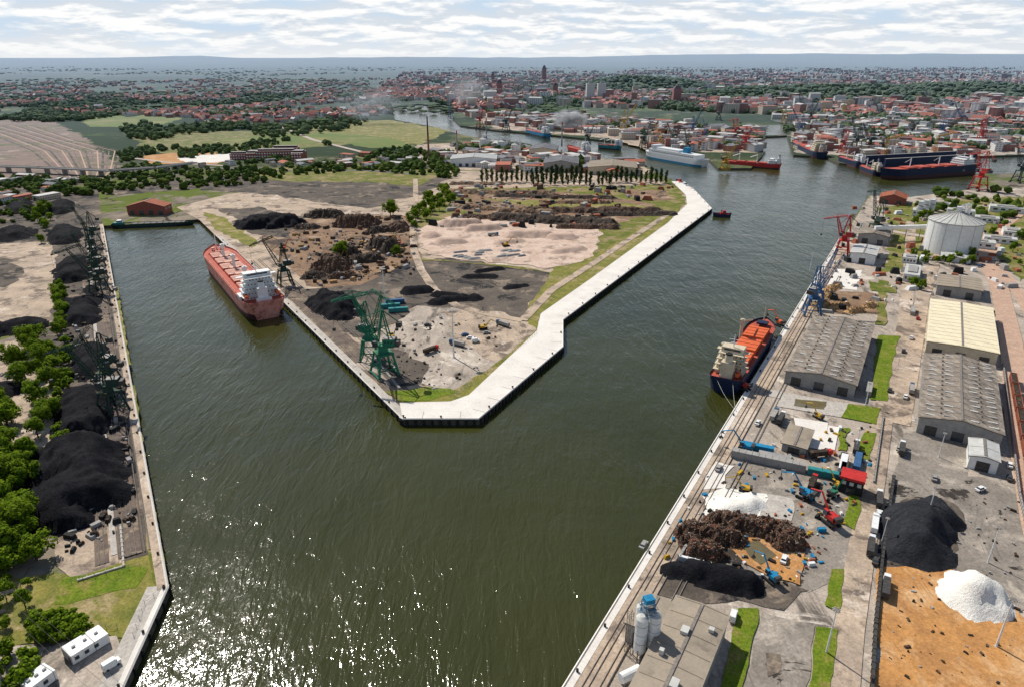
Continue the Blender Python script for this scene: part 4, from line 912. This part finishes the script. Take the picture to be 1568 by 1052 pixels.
it+=zone([(180,262),(340,258),(440,262),(430,280),(300,290),(190,292),(160,300),(140,285)],230,2,5)
it+=zone([(440,255),(560,248),(700,255),(700,275),(560,262),(450,270)],190,2,5)
it+=zone([(560,235),(620,228),(690,240),(690,262),(560,262)],130,3,6)
it+=zone([(-40,276),(160,276),(150,300),(90,300),(-40,300)],140,2,5)
it+=zone([(180,232),(460,215),(560,232),(540,250),(380,252),(190,262)],260,2.5,5.5,.012)
it+=zone([(-40,300),(80,300),(60,340),(-40,345)],50,2,4)
blobs("tree_belt",it,True)
it=[]
it+=zone([(-60,150),(560,140),(640,160),(600,185),(380,200),(150,190),(-60,185)],1700,5,9,.006)
it+=zone([(180,195),(560,180),(600,195),(400,215),(200,215)],300,4,8,.006)
it+=zone([(640,125),(1640,120),(1640,205),(1200,178),(900,165),(700,172),(640,150)],3600,5,10,.005)
it+=zone([(640,130),(1640,125),(1640,205),(1200,178),(900,165),(700,172),(640,150)],2200,4,7)
it+=zone([(700,170),(1165,200),(1165,232),(930,208)],350,3,7,.01)
it+=zone([(700,225),(1000,240),(1020,262),(700,255)],160,3,6,.01)
it+=zone([(1180,180),(1640,185),(1640,232),(1230,225)],700,4,8,.01)
it+=zone([(1380,300),(1640,290),(1640,340),(1400,330)],60,3,6,.02)
blobs("distant_woodland",it)
it=[]
for _ in range(8000):
    y=2000*math.exp(U(0,1.6)); x=U(-1,1)*y*.8
    if noise.noise(Vector((x*.0014,y*.0008,9)))<.0: continue
    r=U(5,11); it.append((x,y,r*1.6,r*.8))
blobs("distant_woodland",it)
def city(name,poly,n,hmin,hmax,lmin,lmax,clump=None,blocks=False):
    us=[p[0] for p in poly]; vs=[p[1] for p in poly]; b=MB(); k=0
    for _ in range(n*6):
        if k>=n: break
        u=U(min(us),max(us)); v=U(min(vs),max(vs))
        if not inpoly(u,v,poly) or inpoly(u,v,WP) or inpoly(u,v+3,WP): continue
        g=G(u,v)
        if clump and noise.noise(Vector((g.x*clump,g.y*clump*.6,21)))<-.05: continue
        k+=1; a=noise.noise(Vector((g.x*.002,g.y*.002,1)))*3+random.choice((0,1.57)); l=U(lmin,lmax); w_=U(.35,.7)*l; h=U(hmin,hmax)
        wl=random.choice(CITYW); rf=random.choices(CITYR,(7,3,2.0,1.0) if not blocks else (2,2,5,4))[0]
        b.M=Matrix.Translation(g)@Matrix.Rotation(a,4,'Z')
        b.add([(-l/2,-w_/2,0),(l/2,-w_/2,0),(l/2,w_/2,0),(-l/2,w_/2,0),(-l/2,-w_/2,h),(l/2,-w_/2,h),(l/2,w_/2,h),(-l/2,w_/2,h)],[(0,1,5,4),(1,2,6,5),(2,3,7,6),(3,0,4,7)]+([(4,5,6,7)] if blocks else []),wl)
        if blocks and R()<.5: b.box(0,0,h,l*1.01,w_*1.01,.6,rf)
        else:
            rz=w_*(.4 if not blocks else .15); b.add([(-l/2-.4,-w_/2-.4,h),(l/2+.4,-w_/2-.4,h),(l/2+.4,0,h+rz),(-l/2-.4,0,h+rz),(l/2+.4,w_/2+.4,h),(-l/2-.4,w_/2+.4,h)],[(0,1,2,3),(3,2,4,5),(1,4,2),(0,3,5)],rf)
    b.build(name)
city("city_houses",[(620,112),(1640,104),(1640,200),(1200,175),(900,165),(700,172),(560,150)],7500,8,15,12,28,.004)
city("city_apartment_blocks",[(640,125),(1640,120),(1640,200),(1200,178),(900,165),(700,172)],420,14,34,18,46,None,True)
city("suburban_houses",[(-60,130),(640,120),(640,165),(560,182),(300,182),(-60,172)],1200,6,10,10,24,.004)
city("suburban_houses",[(230,175),(500,168),(560,180),(350,195)],110,5,9,10,22)
city("shipyard_halls",[(700,172),(900,182),(1165,200),(1165,232),(1000,230),(930,208),(760,196)],300,6,14,10,36,None,True)
city("shipyard_halls",[(1215,200),(1640,202),(1640,232),(1360,240),(1225,232)],260,6,13,10,34,None,True)
city("shipyard_halls",[(1170,170),(1640,180),(1640,200),(1230,200)],280,7,14,12,38,None,True)
city("industrial_sheds",[(650,226),(760,220),(860,238),(980,254),(940,270),(780,262),(690,255)],110,5,10,10,32,None,True)
city("industrial_sheds",[(200,262),(560,238),(640,240),(640,262),(400,258)],26,4,7,10,26,None,True)
city("industrial_sheds",[(-40,275),(130,275),(120,300),(-40,320)],18,4,7,12,30,None,True)
warehouse("factory_hall",(690,256),(760,258),45,11,m_sky,m_white,3,ang=.0); warehouse("factory_hall",(832,264),(885,266),60,12,CITYR[2],m_wall,4,ang=-.1)
warehouse("factory_hall",(900,268),(975,272),60,10,m_roofl,m_cream,3,ang=-.15); warehouse("factory_hall",(810,240),(850,241),60,11,CITYR[2],m_cream,3,ang=-.15)
silo(G(770,230),9,14,"storage_tank"); silo(G(790,233),8,12,"storage_tank"); silo(G(742,226),9,14,"storage_tank")
b=MB(); nx,ny=160,10; vs=[]
for j in range(ny+1):
    for i in range(nx+1):
        x=-34000+68000*i/nx; y=12000+j*2200; e=math.sin(j/ny*math.pi)
        z=(60+130*max(0,min(1,(x+3000)/14000))+120*noise.noise(Vector((x*.00022,y*.0002,2)))+40*noise.noise(Vector((x*.0011,y*.0006,4))))*e-6
        vs.append((x,y,z))
b.add(vs,[(j*(nx+1)+i,j*(nx+1)+i+1,(j+1)*(nx+1)+i+1,(j+1)*(nx+1)+i) for j in range(ny) for i in range(nx)],m_ground); b.build("hills",smooth=True)
def hill(u,v,lx,ly,h,k):
    c=G(u,v); nx,ny=50,24; vs=[]; it=[]
    def hz_(x,y):
        d=math.hypot(x/(lx/2),y/(ly/2)); return h*max(0,math.cos(min(1,d)*math.pi/2))**1.3*(1+.35*noise.noise(Vector((x*.004,y*.004,k))))-.2
    for i in range(nx+1):
        for j in range(ny+1):
            x=(i/nx-.5)*lx; y=(j/ny-.5)*ly; vs.append((c.x+x,c.y+y,hz_(x,y)))
    b=MB(); b.add(vs,[(i*(ny+1)+j,(i+1)*(ny+1)+j,(i+1)*(ny+1)+j+1,i*(ny+1)+j+1) for i in range(nx) for j in range(ny)],m_wood); b.build("wooded_hill",smooth=True)
    for _ in range(1300):
        x=U(-.48,.48)*lx; y=U(-.48,.3)*ly
        z=hz_(x,y)
        if z<1: continue
        r=U(7,13); it.append((c.x+x,c.y+y,r,r*1.4,z-2))
    blobs("hill_woodland",it)
hill(1300,152,1700,600,42,201); hill(1480,150,1300,600,46,202); hill(985,138,900,700,50,203)
# smoke plumes
def smoke(p,r,dens,col):
    m,t=newmat("smoke"); T=NT(t); tc_=T.n('ShaderNodeTexCoord').outputs['Object']
    ln=T.n('ShaderNodeVectorMath',operation='LENGTH'); T.set(ln.inputs[0],tc_)
    d=T.math('MULTIPLY',T.math('MULTIPLY',T.ramp(ln.outputs['Value'],1.0,.2),T.ramp(T.noise(tc_,2.2,3,.6),.40,.65)),dens)
    vv=T.n('ShaderNodeVolumePrincipled'); vv.inputs['Color'].default_value=(*col,1); T.set(vv.inputs['Density'],d); o=T.n('ShaderNodeOutputMaterial'); T.t.links.new(vv.outputs[0],o.inputs['Volume'])
    b=MB(); b.add(I2[0],I2[1],m); ob=b.build("smoke_plume",p,.2); ob.scale=r
smoke(G(872,215)+Vector((0,0,38)),(40,20,20),.4,(1,1,1)); smoke(G(570,190)+Vector((0,0,45)),(90,50,45),.02,(.9,.95,1)); smoke(G(715,180)+Vector((0,0,70)),(60,40,40),.03,(.95,.97,1))
# pylon + wires
b=MB(); b.lattice((0,0,0),(0,0,38),6,1.4,14,m_rail,.28)
for z,l in ((26,9),(31,12),(36,8)): b.lattice((-l,0,z),(l,0,z),.5,.5,8,m_rail,.14)
pp=G(-12,1075); b.build("electricity_pylon",pp,.5)
b=MB(); ca=Vector((math.cos(.5),math.sin(.5),0))
for z,l in ((26,9),(31,12),(36,8)):
    for sg in(-1,1):
        s0=pp+ca*l*sg+Vector((0,0,z-1)); s1=Vector((70,-10,z+12))+ca*l*sg; pr=s0
        for k in range(1,25):
            f=k/24; q=s0.lerp(s1,f)-Vector((0,0,4*4*f*(1-f))); b.cyl(pr,q,.03,.03,m_rail,3,False); pr=q
b.build("power_lines")
def debris(name,poly,n,mts,s0=.3,s1=1.2):
    us=[p[0] for p in poly]; vs=[p[1] for p in poly]; b=MB()
    for _ in range(n):
        u=U(min(us),max(us)); v=U(min(vs),max(vs))
        if not inpoly(u,v,poly): continue
        g=G(u,v); b.M=Matrix.Translation(g)@Matrix.Rotation(U(0,3),4,'Z'); s=U(s0,s1)**1.5; b.box(0,0,.3,s*U(.8,3),s,s*U(.5,1.2),random.choice(mts),0,None,U(.6,1))
    b.build(name)
debris("scattered_rubble",[(1345,640),(1100,700),(1000,870),(1240,900),(1330,740)],500,[m_wall,m_black,m_yel,m_tile,m_white,m_bblue,m_scrap])
debris("scattered_rubble",[(560,530),(640,480),(800,500),(700,600),(600,590)],160,[m_wall,m_black,m_scrap,m_scrapd])
debris("scattered_rubble",[(430,350),(630,330),(640,420),(480,440)],500,[m_scrap,m_scrapd,m_wall,m_timber],.5,2)
debris("scattered_rubble",[(90,440),(180,440),(210,800),(100,860)],500,[m_scrapd,m_black,m_wall],.4,1.5)
debris("scattered_rubble",[(1360,740),(1560,740),(1560,1050),(1345,1050)],160,[m_scrapd,m_scrap,m_wall],.2,.8)
debris("scattered_rubble",[(1290,320),(1560,310),(1560,440),(1260,480)],300,[m_white,m_black,m_wall,m_tile],.6,2.5)
debris("scattered_rubble",[(700,280),(1040,285),(900,350),(660,350)],300,[m_scrap,m_black,m_wall,m_tile],.8,3)
